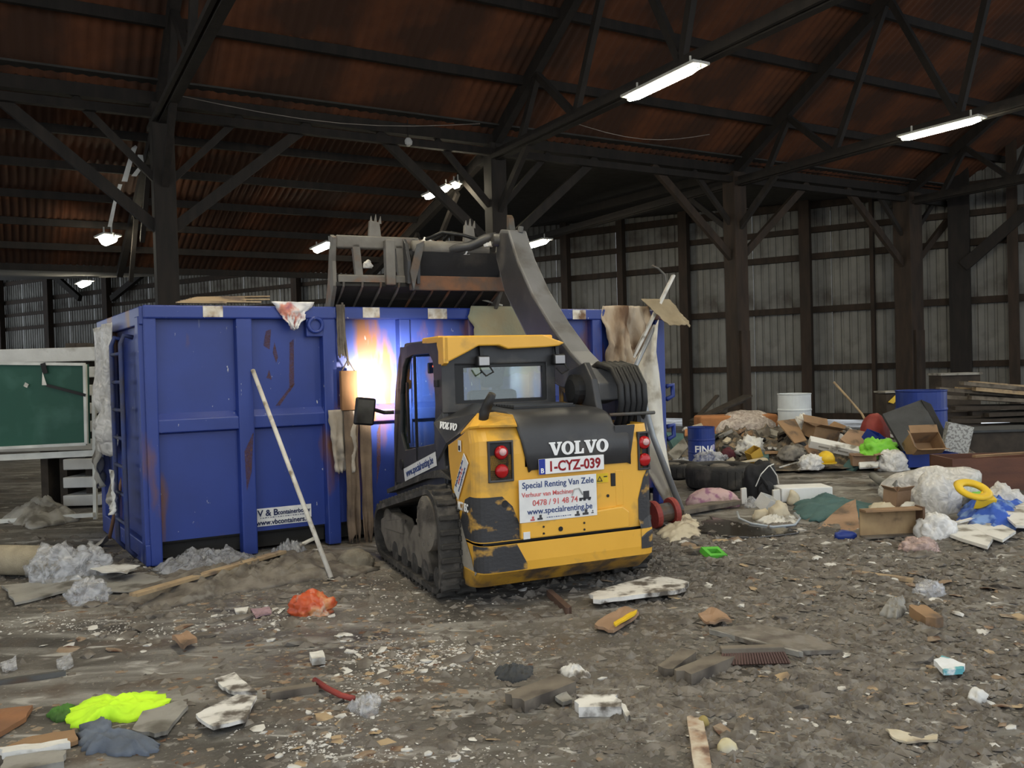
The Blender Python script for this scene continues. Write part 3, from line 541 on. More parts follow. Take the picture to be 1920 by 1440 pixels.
sk2 = MB(); u_ = Vector((0,-0.62,0.78)); v_ = Vector((0,-0.78,-0.62)); c_ = Vector((-0.762,-0.03,0.93)); q_ = [c_+u_*a+v_*b_ for a, b_ in ((-0.19,-0.055),(0.19,-0.055),(0.19,0.055),(-0.19,0.055))]; sk2.add(q_, [(0,1,2,3)])
ss = sk2.build('side_sticker', m_wht, ld, solid=0.004)
for k, (s_, m_) in enumerate((('Special Renting Van Zele', m_prt), ('0478/91 48 74', m_prr), ('www.specialrenting.be', m_prt))): lettering(s_, 0.032, m_, ss, c_ + v_*(-0.028+0.033*k) + Vector((-0.003,0,0)), u_, -v_, 0.0004, 0.85)
MB().box((-0.762,-0.02,1.16),(0.006,0.05,0.085)).build('small_side_sticker', m_wht, ld); MB().box((-0.766,-0.025,1.145),(0.004,0.03,0.035)).build('small_side_picture', m_blk, ld)
# -- cab
ol = [(2.0,0.66),(1.97,1.15),(1.88,1.55),(1.74,1.86),(1.60,1.95),(1.30,1.975),(0.70,1.975),(0.56,1.93),(0.55,1.40),(0.53,0.74)]
il = [(1.62,1.0),(1.74,1.15),(1.70,1.52),(1.60,1.76),(1.50,1.84),(1.30,1.87),(0.86,1.87),(0.76,1.80),(0.72,1.45),(0.78,1.12)]
cabl = MB().ring(ol, il, YZ, -0.69, -0.63).build('cab_left_door', m_gry, ld, bevel=0.012)
MB().prism([(y*0.998+0.002, z) for y, z in il], YZ, -0.664, -0.658).build('door_glass', m_gls, cabl)
MB().box((-0.688,1.25,1.40),(0.02,0.022,0.92)).build('door_window_bar', m_blk, cabl); MB().box((-0.69,1.48,1.35),(0.02,0.03,0.55)).build('grab_rail', m_blk, cabl)
for z in (1.62, 1.05): MB().box((-0.70,0.64,z),(0.03,0.07,0.06)).build('door_hinge', m_blk, cabl, bevel=0.006)
MB().lathe([(0.05,-0.01),(0.05,0.012),(0.0005,0.012)], 14, (-0.69,1.72,0.86), Euler((0,-math.pi/2,0)).to_matrix()).build('door_lock', m_blk, cabl)
ds = MB(); c_ = Vector((-0.698,1.17,0.885)); u_ = Vector((0,-1,0.25)).normalized(); v_ = Vector((0,0.25,1)).normalized()
dsk = MB().add([c_+u_*a+v_*b_ for a, b_ in ((-0.47,-0.058),(0.47,-0.058),(0.47,0.058),(-0.47,0.058))], [(0,1,2,3)]).build('door_sticker', m_wht, cabl, solid=0.004)
lettering('www.specialrenting.be', 0.095, m_prt, dsk, c_ + Vector((-0.004,0,0)) - v_*0.026, u_, v_, 0.0012, 0.93)
lbox('cab_lower_side', -0.68, -0.60, 0.50, 1.98, 0.55, 0.96, m_gry, 0.01)
fen = MB(); fen.prism([(0.20,0.88),(0.45,0.94),(0.80,0.88),(2.02,0.60),(2.02,0.56),(0.80,0.83),(0.40,0.88)], YZ, -0.76, -0.60); fen.build('track_fender', m_rub, ld)
orr = [(-0.69,1.38),(0.33,1.38),(0.33,1.95),(-0.69,1.95)]; irr = [(-0.575,1.45),(0.245,1.45),(0.245,1.765),(-0.575,1.765)]
cr_ = MB().ring(orr, irr, XZ, 0.53, 0.60).build('cab_rear_frame', m_gry, ld, bevel=0.01); MB().prism(irr, XZ, 0.565, 0.570).build('rear_glass', m_gls, cr_)
MB().ring([(-0.575,1.45),(0.245,1.45),(0.245,1.765),(-0.575,1.765)], [(-0.50,1.475),(0.215,1.475),(0.215,1.74),(-0.50,1.74)], XZ, 0.545, 0.575).build('rear_gasket', m_blk, cr_)
MB().ring([(2.0,0.66),(1.88,1.55),(1.60,1.95),(0.56,1.95),(0.53,0.74)], [(1.75,1.05),(1.72,1.52),(1.52,1.82),(0.70,1.82),(0.68,1.05)], YZ, 0.27, 0.33).build('cab_right_frame', m_gry, ld, bevel=0.01)
MB().prism([(1.75,1.05),(1.72,1.52),(1.52,1.82),(0.70,1.82),(0.68,1.05)], YZ, 0.30, 0.305).build('right_glass', m_gls, ld)
MB().ring([(-0.69,0.62),(0.33,0.62),(0.33,1.95),(-0.69,1.95)], [(-0.60,1.0),(0.24,1.0),(0.24,1.86),(-0.60,1.86)], lambda u, v, w: Vector((u, 2.0-max(0,(v-0.7))*0.26+w, v)), -0.06, 0.0).build('cab_front_frame', m_gry, ld)
lbox('cab_floor', -0.66, 0.30, 0.55, 1.95, 0.55, 0.64, m_blk, 0); lbox('cab_roof_panel', -0.67, 0.31, 0.60, 1.62, 1.93, 1.985, m_gry, 0.02)
st_ = lbox('operator_seat', -0.42, 0.06, 0.72, 1.15, 0.95, 1.08, m_blk, 0.04); lbox('seat_back', -0.40, 0.04, 0.66, 0.78, 1.08, 1.55, m_blk, 0.04, st_); lbox('head_rest', -0.28, -0.08, 0.68, 0.76, 1.57, 1.72, m_blk, 0.03, st_)
for x in (-0.5, 0.16): MB().tube([(x,1.15,0.95),(x,1.25,1.18),(x+0.01,1.27,1.28)], [0.02,0.02,0.03], 8).build('joystick', m_blk, ld)
dp = lbox('display_panel', -0.47, -0.10, 1.50, 1.56, 1.70, 1.80, m_blk, 0.01)
m_led = glow('amber_indicator', (1.0,0.55,0.08), 6.0); m_ledr = glow('red_indicator', (1.0,0.08,0.03), 5.0)
for k, (x, z, m_) in enumerate(((-0.43,1.765,m_ledr), (-0.37,1.77,m_led), (-0.345,1.77,m_led), (-0.37,1.745,m_led), (-0.345,1.745,m_led), (-0.13,1.765,m_ledr))): MB().box((x,1.497,z),(0.014,0.006,0.014)).build('indicator', m_, dp)
# yellow roof with dropped left corner
rf = MB(); rp = [(-0.70,1.995),(0.18,2.0),(0.385,1.93),(0.33,1.905),(0.20,1.895),(-0.14,1.885),(-0.22,1.915),(-0.40,1.915),(-0.50,1.865),(-0.705,1.77)]
rf.prism(rp, XZ, 0.44, 0.58); roof_o = rf.build('cab_roof', m_yel, ld, bevel=0.012)
MB().prism([(-0.70,0.58),(0.34,0.58),(0.30,1.10),(-0.69,1.02)], XY, 1.95, 2.005).build('roof_top', m_yel, roof_o, bevel=0.012)
MB().prism([(0.58,1.995),(0.44,1.99),(0.44,1.78),(0.50,1.76),(0.60,1.93)], YZ, -0.705, -0.66).build('roof_corner', m_yel, roof_o, bevel=0.006)
for x in (-0.36, 0.33):
    wl = MB().box((x,0.47,1.79),(0.11,0.07,0.09)).build('work_lamp', m_blk, ld, bevel=0.015); MB().box((x,0.43,1.79),(0.09,0.01,0.07)).build('lens', mat('lamp_lens_grey',(0.42,0.42,0.45),rough=0.2,bump=0), wl, bevel=0.008); MB().bar((x,0.49,1.83),(x,0.50,1.91),0.03,0.03).build('bracket', m_blk, wl)
    MB().tube([(x+0.05,0.46,1.76),(x+0.08,0.44,1.70),(x+0.02,0.45,1.67),(x-0.02,0.47,1.72)], 0.008, 6).build('cable', m_blk, wl)
mr = MB().box((-0.97,1.95,1.36),(0.21,0.045,0.26),Euler((0.05,0.12,0.25)).to_matrix()).build('side_mirror', m_blk, ld, bevel=0.02)
MB().box((-0.972,1.922,1.36),(0.17,0.006,0.22),Euler((0.05,0.12,0.25)).to_matrix()).build('mirror_glass', mat('dirty_mirror',(0.12,0.11,0.10),(0.35,0.33,0.3),rough=0.15,metal=0.7,bump=0), mr); MB().tube([(-0.87,1.96,1.37),(-0.78,1.96,1.34),(-0.69,1.93,1.34)], 0.018, 8).build('mirror_arm', m_blk, mr)
# -- tracks
def hull(cs, n=40):
    P = sorted({(round(c[0]+c[2]*math.cos(a*2*math.pi/n),5), round(c[1]+c[2]*math.sin(a*2*math.pi/n),5)) for c in cs for a in range(n)})
    def half(pts):
        h = []
        for p in pts:
            while len(h) > 1 and (h[-1][0]-h[-2][0])*(p[1]-h[-2][1])-(h[-1][1]-h[-2][1])*(p[0]-h[-2][0]) <= 0: h.pop()
            h.append(p)
        return h
    a = half(P); b = half(P[::-1]); return a[:-1]+b[:-1]
cir = [(0.19,0.20,0.15), (0.30,0.55,0.245), (1.68,0.27,0.22), (1.0,0.20,0.15)]
path = hull(cir); L_ = [0.0]
for i in range(len(path)): L_.append(L_[-1]+math.dist(path[i], path[(i+1) % len(path)]))
def along(s):
    s %= L_[-1]; i = max(k for k in range(len(path)) if L_[k] <= s); a, b = path[i], path[(i+1) % len(path)]; f = (s-L_[i])/(L_[i+1]-L_[i]); l = math.dist(a, b)
    return a[0]+(b[0]-a[0])*f, a[1]+(b[1]-a[1])*f, (b[1]-a[1])/l, -(b[0]-a[0])/l
NB = 96
def track(sx, x0, x1):
    b = MB(); q = [along(L_[-1]*i/NB) for i in range(NB)]
    b.ring([(y+ny*0.018, z+nz*0.018) for y, z, ny, nz in q], [(y-ny*0.022, z-nz*0.022) for y, z, ny, nz in q], YZ, x0, x1)
    tr = b.build('rubber_track', m_rub, ld); w = x1-x0; nl = 44; lug = None
    for i in range(nl):
        for h in (0, 1):
            y, z, ny, nz = along(L_[-1]*(i+0.5*h)/nl); c = Vector((x0 + w*(0.27 if h == 0 else 0.73), y+ny*0.030, z+nz*0.030)); ang = math.atan2(nz, ny)
            if lug is None:
                lb = MB(); lb.prism([(-w*0.24,-0.024),(-w*0.05,-0.030),(w*0.24,-0.018),(w*0.24,0.020),(w*0.02,0.012),(-w*0.24,0.024)], lambda u, v, k: Vector((u, k, v)), -0.018, 0.024); lug = lb.build('tread_lug', m_rub, tr, bevel=0.006, bseg=1); o = lug
            else: o = copyof(lug, tr)
            o.location = c; o.rotation_euler = (ang-math.pi/2, 0, 0)
            if h: o.scale = (-1, 1, 1)
    fx = x0-0.004 if sx < 0 else x1+0.004; f2 = x0+0.035 if sx < 0 else x1-0.035
    fr_ = MB().prism([(0.34,0.14),(1.60,0.11),(1.80,0.24),(1.80,0.36),(1.45,0.47),(1.10,0.46),(0.92,0.34),(0.78,0.46),(0.62,0.48),(0.50,0.36)], YZ, min(f2,f2+sx*-0.10), max(f2,f2+sx*-0.10)).build('track_frame', m_mud, ld, bevel=0.015)
    MB().prism([(1.05,0.47),(1.62,0.37),(1.62,0.30),(1.05,0.34)], YZ, min(f2,f2-0.02), max(f2,f2+0.02)).build('frame_cover', m_mud, fr_, bevel=0.01)
    sp = MB().lathe([(0.215,-0.05),(0.215,0.05),(0.12,0.07),(0.0005,0.07)], 22, (f2,0.30,0.55), Euler((0,sx*math.pi/2,0)).to_matrix()).build('drive_sprocket', m_mud, ld, smooth=False)
    for k in range(9): a = k*2*math.pi/9; MB().box((f2+sx*0.055,0.30+0.165*math.cos(a),0.55+0.165*math.sin(a)),(0.03,0.024,0.024)).build('sprocket_bolt', m_mud, sp)
    MB().lathe([(0.20,-0.05),(0.20,0.05),(0.10,0.06),(0.0005,0.06)], 20, (f2-sx*0.09,1.68,0.27), Euler((0,sx*math.pi/2,0)).to_matrix()).build('front_idler', m_mud, ld)
    for y in (0.20,0.50,0.78,1.06,1.34): MB().lathe([(0.095,-0.05),(0.095,0.05),(0.03,0.055),(0.0005,0.055)], 14, (f2-sx*0.05,y,0.135), Euler((0,sx*math.pi/2,0)).to_matrix()).build('track_roller', m_rub, ld)
track(-1, -0.925, -0.615); track(1, 0.615, 0.925)
lbox('undercarriage', -0.62, 0.62, 0.15, 1.9, 0.22, 0.6, m_blk, 0.02)
# -- arm tower, single side arm, hoses
tw = MB().prism([(-0.02,0.90),(0.62,0.90),(0.66,1.45),(0.50,1.70),(0.22,1.76),(0.10,1.62),(0.02,1.35)], YZ, 0.44, 0.50).build('arm_tower', m_gry, ld, bevel=0.012); MB().prism([(-0.02,0.90),(0.62,0.90),(0.66,1.45),(0.50,1.60),(0.2,1.6),(0.02,1.35)], YZ, 0.84, 0.90).build('tower_plate', m_gry, tw, bevel=0.01)
arm = [(2.12,3.16),(1.92,3.12),(1.72,2.80),(1.42,2.46),(1.03,2.13),(0.66,1.86),(0.45,1.745),(0.30,1.70),(0.18,1.58),(0.20,1.44),(0.40,1.40),(1.0,1.58),(1.55,2.02),(2.06,2.50),(2.26,2.88),(2.22,3.08)]
ar = MB().prism(arm, YZ, 0.55, 0.75).build('lift_arm', m_arm, ld, bevel=0.012)
MB().prism([(y, z) for y, z in [(2.10,3.12),(1.93,3.09),(1.73,2.77),(1.43,2.43),(1.04,2.10),(0.67,1.83),(0.46,1.715),(0.30,1.68),(0.20,1.57),(0.22,1.46),(0.41,1.42),(0.99,1.61),(1.53,2.05),(2.03,2.51),(2.22,2.88),(2.19,3.06)]], YZ, 0.542, 0.552).build('arm_side_plate', m_gry, ar)
for y, z in ((1.86,2.9),(1.5,2.5),(0.95,2.03),(0.62,1.79)): MB().lathe([(0.012,0),(0.012,0.012),(0.0005,0.013)], 8, (0.70,y,z), Euler((0.7,0,0)).to_matrix()).build('arm_bolt', m_blk, ar)
MB().lathe([(0.13,-0.03),(0.13,0.08),(0.09,0.10),(0.0005,0.10)], 20, (0.46,0.33,1.53), Euler((0,-math.pi/2,0)).to_matrix()).build('pivot_pin', m_blk, ld, smooth=False)
for k in range(5):
    x = 0.62+k*0.055; MB().tube([(x,0.50,1.66),(x,0.30,1.74),(x+0.02,0.10,1.70),(x+0.03,0.0,1.56),(x+0.03,-0.01,1.42),(x+0.03,0.04,1.28),(x,0.14,1.10)], 0.028, 8).build('hydraulic_hose', m_blk, ld, smooth=True)
MB().tube([(0.52,-0.03,1.33),(0.95,-0.03,1.33)], 0.014, 8).build('lock_pin', m_steel, ld); MB().prism([(0.0,1.10),(0.35,1.10),(0.35,1.5),(0.0,1.36)], YZ, 0.80, 0.83).build('hose_guard', m_blk, ld)
br = MB().ring([(0.02,1.27),(0.40,1.33),(0.40,1.43),(0.02,1.36)], [(0.06,1.295),(0.35,1.345),(0.35,1.405),(0.06,1.34)], YZ, 0.425, 0.445).build('arm_lock_bracket', mat('orange_bracket',(0.62,0.26,0.03),bump=0.05), ld, bevel=0.004)
MB().ring([(0.34,1.37),(0.62,1.40),(0.62,1.56),(0.34,1.50)], [(0.40,1.41),(0.57,1.43),(0.57,1.52),(0.40,1.47)], YZ, 0.405, 0.425).build('arm_lock_loop', m_yeld, br, bevel=0.004)
# -- grapple bucket held over the container
bk = MB(); BX0, BX1 = -1.10, 0.78
bucket = MB().tube([(-0.28,2.50,2.99),(0.55,2.50,2.99)], 0.085, 18).build('bucket', m_bkt, ld, smooth=True); bucket['label'] = 'worn steel grapple bucket'
def curve_back(u, v):
    a = v; y = 2.50 + 0.06*math.sin(a*3.0) + (0.20*a*a); z = 2.96-0.36*a
    return Vector((-0.30+u*1.06, y-0.07*(1-a), z))
MB().grid(curve_back, 2, 10).build('back_plate', m_gry, bucket, solid=0.03)
MB().bar((BX0+0.05,2.58,2.66),(BX1,2.58,2.66),0.10,0.11).build('lower_beam', m_bkt, bucket, bevel=0.015)
MB().bar((-0.32,2.50,2.635),(BX1,2.50,2.635),0.05,0.15).build('rust_edge', m_rst, bucket, bevel=0.01)
MB().bar((BX0+0.05,2.62,3.05),(-0.18,2.62,3.05),0.10,0.13).build('upper_beam', m_bkt, bucket, bevel=0.015); MB().bar((-0.18,2.80,3.06),(0.5,2.80,3.06),0.10,0.13).build('upper_beam', m_bkt, bucket, bevel=0.015)
for x in (-1.08, 0.74): MB().prism([(2.50,3.08),(2.62,3.12),(2.72,2.90),(2.80,2.66),(2.98,2.40),(2.90,2.30),(2.72,2.40),(2.54,2.60),(2.56,2.85)], YZ, x-0.02, x+0.02).build('side_plate', m_bkt, bucket, bevel=0.006)
for x in (-0.85, -0.80+0.4): MB().bar((x,2.60,3.03),(x+0.03,2.60,2.68),0.06,0.08).build('frame_upright', m_bkt, bucket, bevel=0.008)
MB().box((-0.52,2.52,2.84),(0.10,0.10,0.46)).build('frame_upright', m_bkt, bucket, bevel=0.01)
MB().prism([(2.53,2.64),(3.12,2.37),(3.12,2.34),(2.53,2.60)], YZ, BX0+0.03, BX1-0.03).build('bucket_floor', m_black, bucket)
blobmesh_late = True
for i in range(10):
    x = -1.0+i*0.19; MB().prism([(2.50,2.64),(2.60,2.62),(3.05,2.39),(3.02,2.37),(2.62,2.535),(2.52,2.59)], YZ, x-0.009, x+0.009).build('tine', m_rst if i > 3 else m_bkt, bucket)
for x in (-0.34, -0.24): MB().prism([(2.44,2.62),(2.52,2.64),(2.62,2.95),(2.60,3.12),(2.50,3.04),(2.42,2.85)], YZ, x-0.018, x+0.018).build('coupler_plate', m_gry, bucket, bevel=0.005)
MB().prism([(-0.31,2.55),(-0.20,2.95),(-0.18,3.06),(-0.26,3.02),(-0.34,2.74)], XZ, 2.40, 2.43).build('coupler_gusset', m_steel, bucket)
for x in (-0.62, 0.42):
    g_ = MB().prism([(x-0.09,3.06),(x+0.05,3.06),(x+0.03,3.26),(x-0.07,3.28)], XZ, 2.60, 2.66).build('grapple_arm', m_bkt, bucket, bevel=0.006)
    for k in range(3): MB().prism([(x-0.07+k*0.045,3.25),(x-0.035+k*0.045,3.25),(x-0.05+k*0.05,3.33+0.02*(k % 2))], XZ, 2.62, 2.64).build('grapple_tooth', m_bkt, g_)
MB().tube([(0.10,2.46,2.98),(0.32,2.42,3.02),(0.50,2.36,3.10),(0.58,2.30,3.13)], [0.05,0.05,0.055,0.03], 12).build('grapple_cylinder', m_gry, bucket, smooth=True)
MB().tube([(0.50,2.20,3.06),(0.75,2.18,3.06)], 0.07, 14).build('tilt_pivot', m_gry, bucket, smooth=True)
for k in range(3): MB().tube([(-0.10+0.1*k,2.60,3.10),(0.05+0.05*k,2.50,3.17),(0.25,2.44,3.14),(0.42,2.36,3.08)], 0.018, 7).build('bucket_hose', m_blk, bucket, smooth=True)
MB().prism([(2.08,3.10),(1.98,3.10),(2.02,3.26),(2.06,3.30)], YZ, 0.60, 0.66).build('arm_tip_plate', m_steel, ar); MB().tube([(0.68,1.92,3.10),(0.69,1.92,3.16)], 0.03, 8).build('grease_cap', m_steel, ar)
# -- the work lamp on the front of the cab lights the container wall
fl = MB().box((-0.56,1.96,1.60),(0.10,0.07,0.09)).build('front_work_lamp', m_blk, ld, bevel=0.012); MB().box((-0.56,1.997,1.60),(0.08,0.006,0.07)).build('lens', glow('work_lamp_glow',(1.0,0.86,0.70),30.0), fl)
sp = bpy.data.lights.new('work_lamp_beam', 'SPOT'); sp.energy = 120; sp.color = (1.0,0.88,0.74); sp.spot_size = math.radians(100); sp.spot_blend = 0.9; sp.shadow_soft_size = 0.04
spo = bpy.data.objects.new('work_lamp_beam', sp); COL.objects.link(spo); a = LW((-0.56,2.04,1.60)); tg = CW_(2.38,0,1.62); spo.location = a; spo.rotation_euler = (tg-a).to_track_quat('-Z','Y').to_euler()
# ================================================================ rubbish: helpers
def gz(p): return floor_z(p.x, p.y)
def resample(P, n):
    L = [0.0]; m = len(P)
    for i in range(m): L.append(L[-1] + (P[(i+1) % m]-P[i]).length)
    out = []
    for k in range(n):
        s = L[-1]*k/n; i = max(j for j in range(m) if L[j] <= s); f = (s-L[i])/max(1e-9, L[i+1]-L[i]); out.append(P[i].lerp(P[(i+1) % m], f))
    return out
def patch(name, label, cat, m, outline, h=0.06, seed=0, crumple=0.5, lift=0.0, freq=6.0, group=None, rag=0.07, thin=False, n=72, rings=16):
    P = [G(x, y, lift) for x, y in outline]; c = sum(P, Vector())/len(P); R = resample(P, n); b = MB()
    size = max((p-c).length for p in P)
    for k in range(rings+1):
        r = k/rings
        for i, p in enumerate(R):
            q = (p-c)*r; q *= 1 + (rag*fbm(i*0.55, seed*3.1, 0, 3)*r*r*3)
            nz = fbm(q.x*freq/size*0.5+seed, q.y*freq/size*0.5, seed*1.7, 3)
            rg = 1-2.2*abs(noise.noise(Vector((q.x*freq*0.9/size+seed*2, q.y*freq*0.9/size, seed)))); rg2 = 1-2.2*abs(noise.noise(Vector((q.x*freq*2.1/size+seed, q.y*freq*2.1/size, seed+5))))
            z = h*(1-r**3)*(0.55+0.35*nz+0.45*crumple*rg+0.28*crumple*rg2) + 0.4*h*crumple*nz*(1 - 0.5*r) + 0.012
            if thin: z = 0.015 + abs(h*nz)*(0.3+0.7*r)
            b.v.append(q + Vector((0, 0, max(0.004, z))))
    b.f = [(k*n+i, k*n+(i+1) % n, (k+1)*n+(i+1) % n, (k+1)*n+i) for k in range(rings) for i in range(n)]
    kk = len(b.v)
    for p in R: b.v.append((p-c)*0.97 + Vector((0, 0, -0.03)))
    b.f += [(rings*n+i, rings*n+(i+1) % n, kk+(i+1) % n, kk+i) for i in range(n)] + [tuple(range(kk+n-1, kk-1, -1))]
    o = b.build(name, m, None, smooth=True, loc=c + Vector((0, 0, gz(c) if lift == 0 else 0))); return tag(o, label, cat, group)
import bmesh
def ico(sub):
    bm = bmesh.new(); bmesh.ops.create_icosphere(bm, subdivisions=sub, radius=1.0); bm.verts.ensure_lookup_table()
    V = [v.co.copy() for v in bm.verts]; Fs = [tuple(v.index for v in f.verts) for f in bm.faces]; bm.free(); return V, Fs
ICO3 = ico(3); ICO4 = ico(4)
def blobmesh(w, d, h, seed, amp=0.35, freq=1.6, sub=4, flat=0.35):
    V, Fs = ICO4 if sub == 4 else ICO3; b = MB(); vs = []
    for v in V:
        q = v*freq + Vector((seed*7.3, seed*2.1, seed)); n1 = noise.fractal(q, 1.0, 2.0, 2); q2 = Vector((q.x*1.9, q.y*1.9, q.z*0.9)); n2 = 1-abs(noise.noise(q2*1.4)); n3 = 1-abs(noise.noise(q2*3.3+Vector((4,4,4))))
        r = 1 + amp*(n1*0.7 + (n2-0.8)*0.9 + (n3-0.8)*0.55); p = v*r
        p.z = max(p.z, -flat - 0.03*n1); vs.append(Vector((p.x*w/2, p.y*d/2, (p.z+flat)*h/(1+flat))))
    b.add(vs, Fs); return b
def bag(name, label, cat, m, bb, Y=None, depth=0.7, seed=1, amp=0.35, freq=1.6, rot=0.0, group=None, hs=0.9, sub=4):
    x0, y0, x1, y1 = bb; c = (x0+x1)/2
    p = G(c, y1) if Y is None else AT(c, y1, Y)
    Z = p.y; w = (x1-x0)/F*Z; h = (y1-y0)/F*Z*hs; d = w*depth
    if Y is None: p.y += d*0.35; p.x *= p.y/(p.y-d*0.35); p.z = gz(p) - 0.01
    o = blobmesh(w, d, h, seed, amp, freq, sub).build(name, m, None, smooth=True, loc=p); o.rotation_euler = (0, 0, rot); return tag(o, label, cat, group)
def board(name, label, cat, m, a, b_, w, t, za=0.0, zb=0.0, group=None, jag=0.02, Ya=None, Yb=None, roll=0.0, parent=None):
    A = G(*a) if Ya is None else AT(*a, Ya); B = G(*b_) if Yb is None else AT(*b_, Yb)
    if Ya is None: A.z = gz(A)+t/2+za
    if Yb is None: B.z = gz(B)+t/2+zb
    c = (A+B)/2; d = B-A; L = d.length; ex = d.normalized(); ey = Vector((0,0,1)).cross(ex).normalized(); ez = ex.cross(ey)
    ey, ez = ey*math.cos(roll)+ez*math.sin(roll), ez*math.cos(roll)-ey*math.sin(roll)
    n = 6; pts = []
    for i in range(n+1): pts.append((-L/2 + random.uniform(-jag, jag)*(2 if 0 else 1) if i in () else -L/2+L*i/n, -w/2+random.uniform(0, jag*0.3)))
    ptsT = [(-L/2+L*i/n, w/2-random.uniform(0, jag*0.3)) for i in range(n, -1, -1)]
    e1 = [(L/2+random.uniform(-jag, jag), -w/2+w*k/4) for k in (1, 2, 3)]; e2 = [(-L/2+random.uniform(-jag, jag), w/2-w*k/4) for k in (1, 2, 3)]
    b = MB(); b.prism(pts+e1+ptsT+e2, lambda u, v, q: ex*u+ey*v+ez*q, -t/2, t/2)
    o = b.build(name, m, parent, loc=c)
    return tag(o, label, cat, group) if label else o
def scrap(name, label, cat, m, outline, t=0.012, tilt=0.0, seed=0, group=None, lift=0.0, curl=0.02, rag=0.05):
    P = [G(x, y) for x, y in outline]; c = sum(P, Vector())/len(P); R = [P[i].lerp(P[(i+1) % len(P)], k/4) for i in range(len(P)) for k in range(4)]; b = MB(); n = len(R); rn = random.Random(seed)
    sz = max((p-c).length for p in P)
    def zz(q): return lift + 0.3*curl*fbm(q.x*1.6/sz+seed, q.y*1.6/sz, seed, 2) + tilt*q.y
    for lv in (t, 0):
        b.v.append(Vector((0, 0, zz(Vector((0,0,0)))+lv)))
        for r in (0.5, 1.0):
            rn = random.Random(seed)
            for p in R:
                q = (p-c)*r*(1+rag*rn.uniform(-1.4, 0.8)*(1 if r == 1 else 0)); b.v.append(q + Vector((0, 0, zz(q)+lv)))
    k = 1+2*n
    for base, flip in ((0, 0), (k, 1)):
        for i in range(n):
            j = (i+1) % n; f1 = (base, base+1+i, base+1+j); f2 = (base+1+i, base+1+n+i, base+1+n+j, base+1+j); b.f += [f1, f2]
    b.f += [(1+n+i, 1+n+(i+1) % n, k+1+n+(i+1) % n, k+1+n+i) for i in range(n)]
    o = b.build(name, m, None, loc=c + Vector((0, 0, gz(c)+0.012))); return tag(o, label, cat, group)
def rod(name, label, cat, m, pts, r, group=None, n=8): 
    o0 = Vector(pts[0]); o = MB().tube([Vector(p)-o0 for p in pts], r, n).build(name, m, None, smooth=True, loc=o0); return tag(o, label, cat, group)
def openbox(name, label, m, c, sz, rot, flaps=(0.5, 0.4, 0.6, 0.3), tilt=(0,0), cat='box', t=0.008):
    o = thing(name, label, cat, c); o.rotation_euler = (tilt[0], tilt[1], rot); w, d, h = sz
    for nm, cc, ss in (('side',(0,-d/2,h/2),(w,t,h)), ('side',(0,d/2,h/2),(w,t,h)), ('side',(-w/2,0,h/2),(t,d,h)), ('side',(w/2,0,h/2),(t,d,h)), ('bottom',(0,0,t/2),(w,d,t))): MB().box(cc, ss).build(nm, m, o)
    for (ax, sgn, L), a in zip((('y',-1,d), ('y',1,d), ('x',-1,w), ('x',1,w)), flaps):
        if a <= 0: continue
        fl = 0.4*min(w, d); b = MB()
        if ax == 'y': P = [(-w/2,sgn*d/2,h),(w/2,sgn*d/2,h),(w/2,sgn*(d/2+fl*math.cos(a)),h+fl*math.sin(a)),(-w/2,sgn*(d/2+fl*math.cos(a)),h+fl*math.sin(a))]
        else: P = [(sgn*w/2,-d/2,h),(sgn*w/2,d/2,h),(sgn*(w/2+fl*math.cos(a)),d/2,h+fl*math.sin(a)),(sgn*(w/2+fl*math.cos(a)),-d/2,h+fl*math.sin(a))]
        b.add(P, [(0,1,2,3)]).build('flap', m, o, solid=0.006)
    return o
def drum(name, label, m, c, r, h, cat='drum', lid=None, open_=False):
    o = thing(name, label, cat, c)
    pr = [(r*0.97,0),(r,0.02*h),(r,0.31*h),(r*1.03,0.33*h),(r*1.03,0.345*h),(r,0.365*h),(r,0.64*h),(r*1.03,0.66*h),(r*1.03,0.675*h),(r,0.695*h),(r,0.97*h),(r*1.025,0.985*h),(r*1.025,h),(r*0.95,h),(r*0.95,0.975*h)]
    MB().lathe(pr, 32).build('shell', m, o, smooth=False); MB().lathe([(r*0.2,0.975*h),(r*0.2,0.99*h)], 10, (r*0.5,0,0)).build('bung', lid or m, o); return o
# -- paints and stuffs
K = {}
K['card'] = mat('brown_cardboard', (0.30,0.185,0.10), (0.23,0.14,0.075), scale=3, rough=0.9, dirt=(0.12,0.085,0.06), dscale=4, damt=0.25)
K['card2'] = mat('damp_tan_cardboard', (0.34,0.22,0.14), (0.25,0.155,0.095), scale=3, rough=0.9, dirt=(0.12,0.085,0.06), dscale=4, damt=0.2)
K['wood'] = mat('raw_pale_wood', (0.40,0.30,0.18), (0.30,0.21,0.12), scale=6, rough=0.8, stretch=(1,1,1), dirt=(0.16,0.12,0.09), dscale=5, damt=0.35)
K['woodg'] = mat('grey_dirty_wood', (0.17,0.145,0.115), (0.11,0.092,0.074), scale=6, rough=0.9, dirt=(0.06,0.05,0.042), dscale=4, damt=0.4)
K['woodd'] = mat('dark_planks', (0.055,0.043,0.034), (0.032,0.026,0.021), scale=5, rough=0.9)
K['white'] = mat('dirty_white_board', (0.66,0.65,0.62), (0.56,0.55,0.52), scale=4, rough=0.7, dirt=(0.20,0.18,0.15), dscale=5, damt=0.3)
K['chip'] = mat('flaking_white_paint', (0.70,0.69,0.66), (0.55,0.53,0.50), scale=6, rough=0.8, dirt=(0.10,0.085,0.07), dscale=9, damt=0.45, bump=0.5)
K['cream'] = mat('cream_cloth', (0.56,0.50,0.38), (0.44,0.38,0.28), scale=4, rough=0.9, dirt=(0.2,0.16,0.12), dscale=4, damt=0.25)
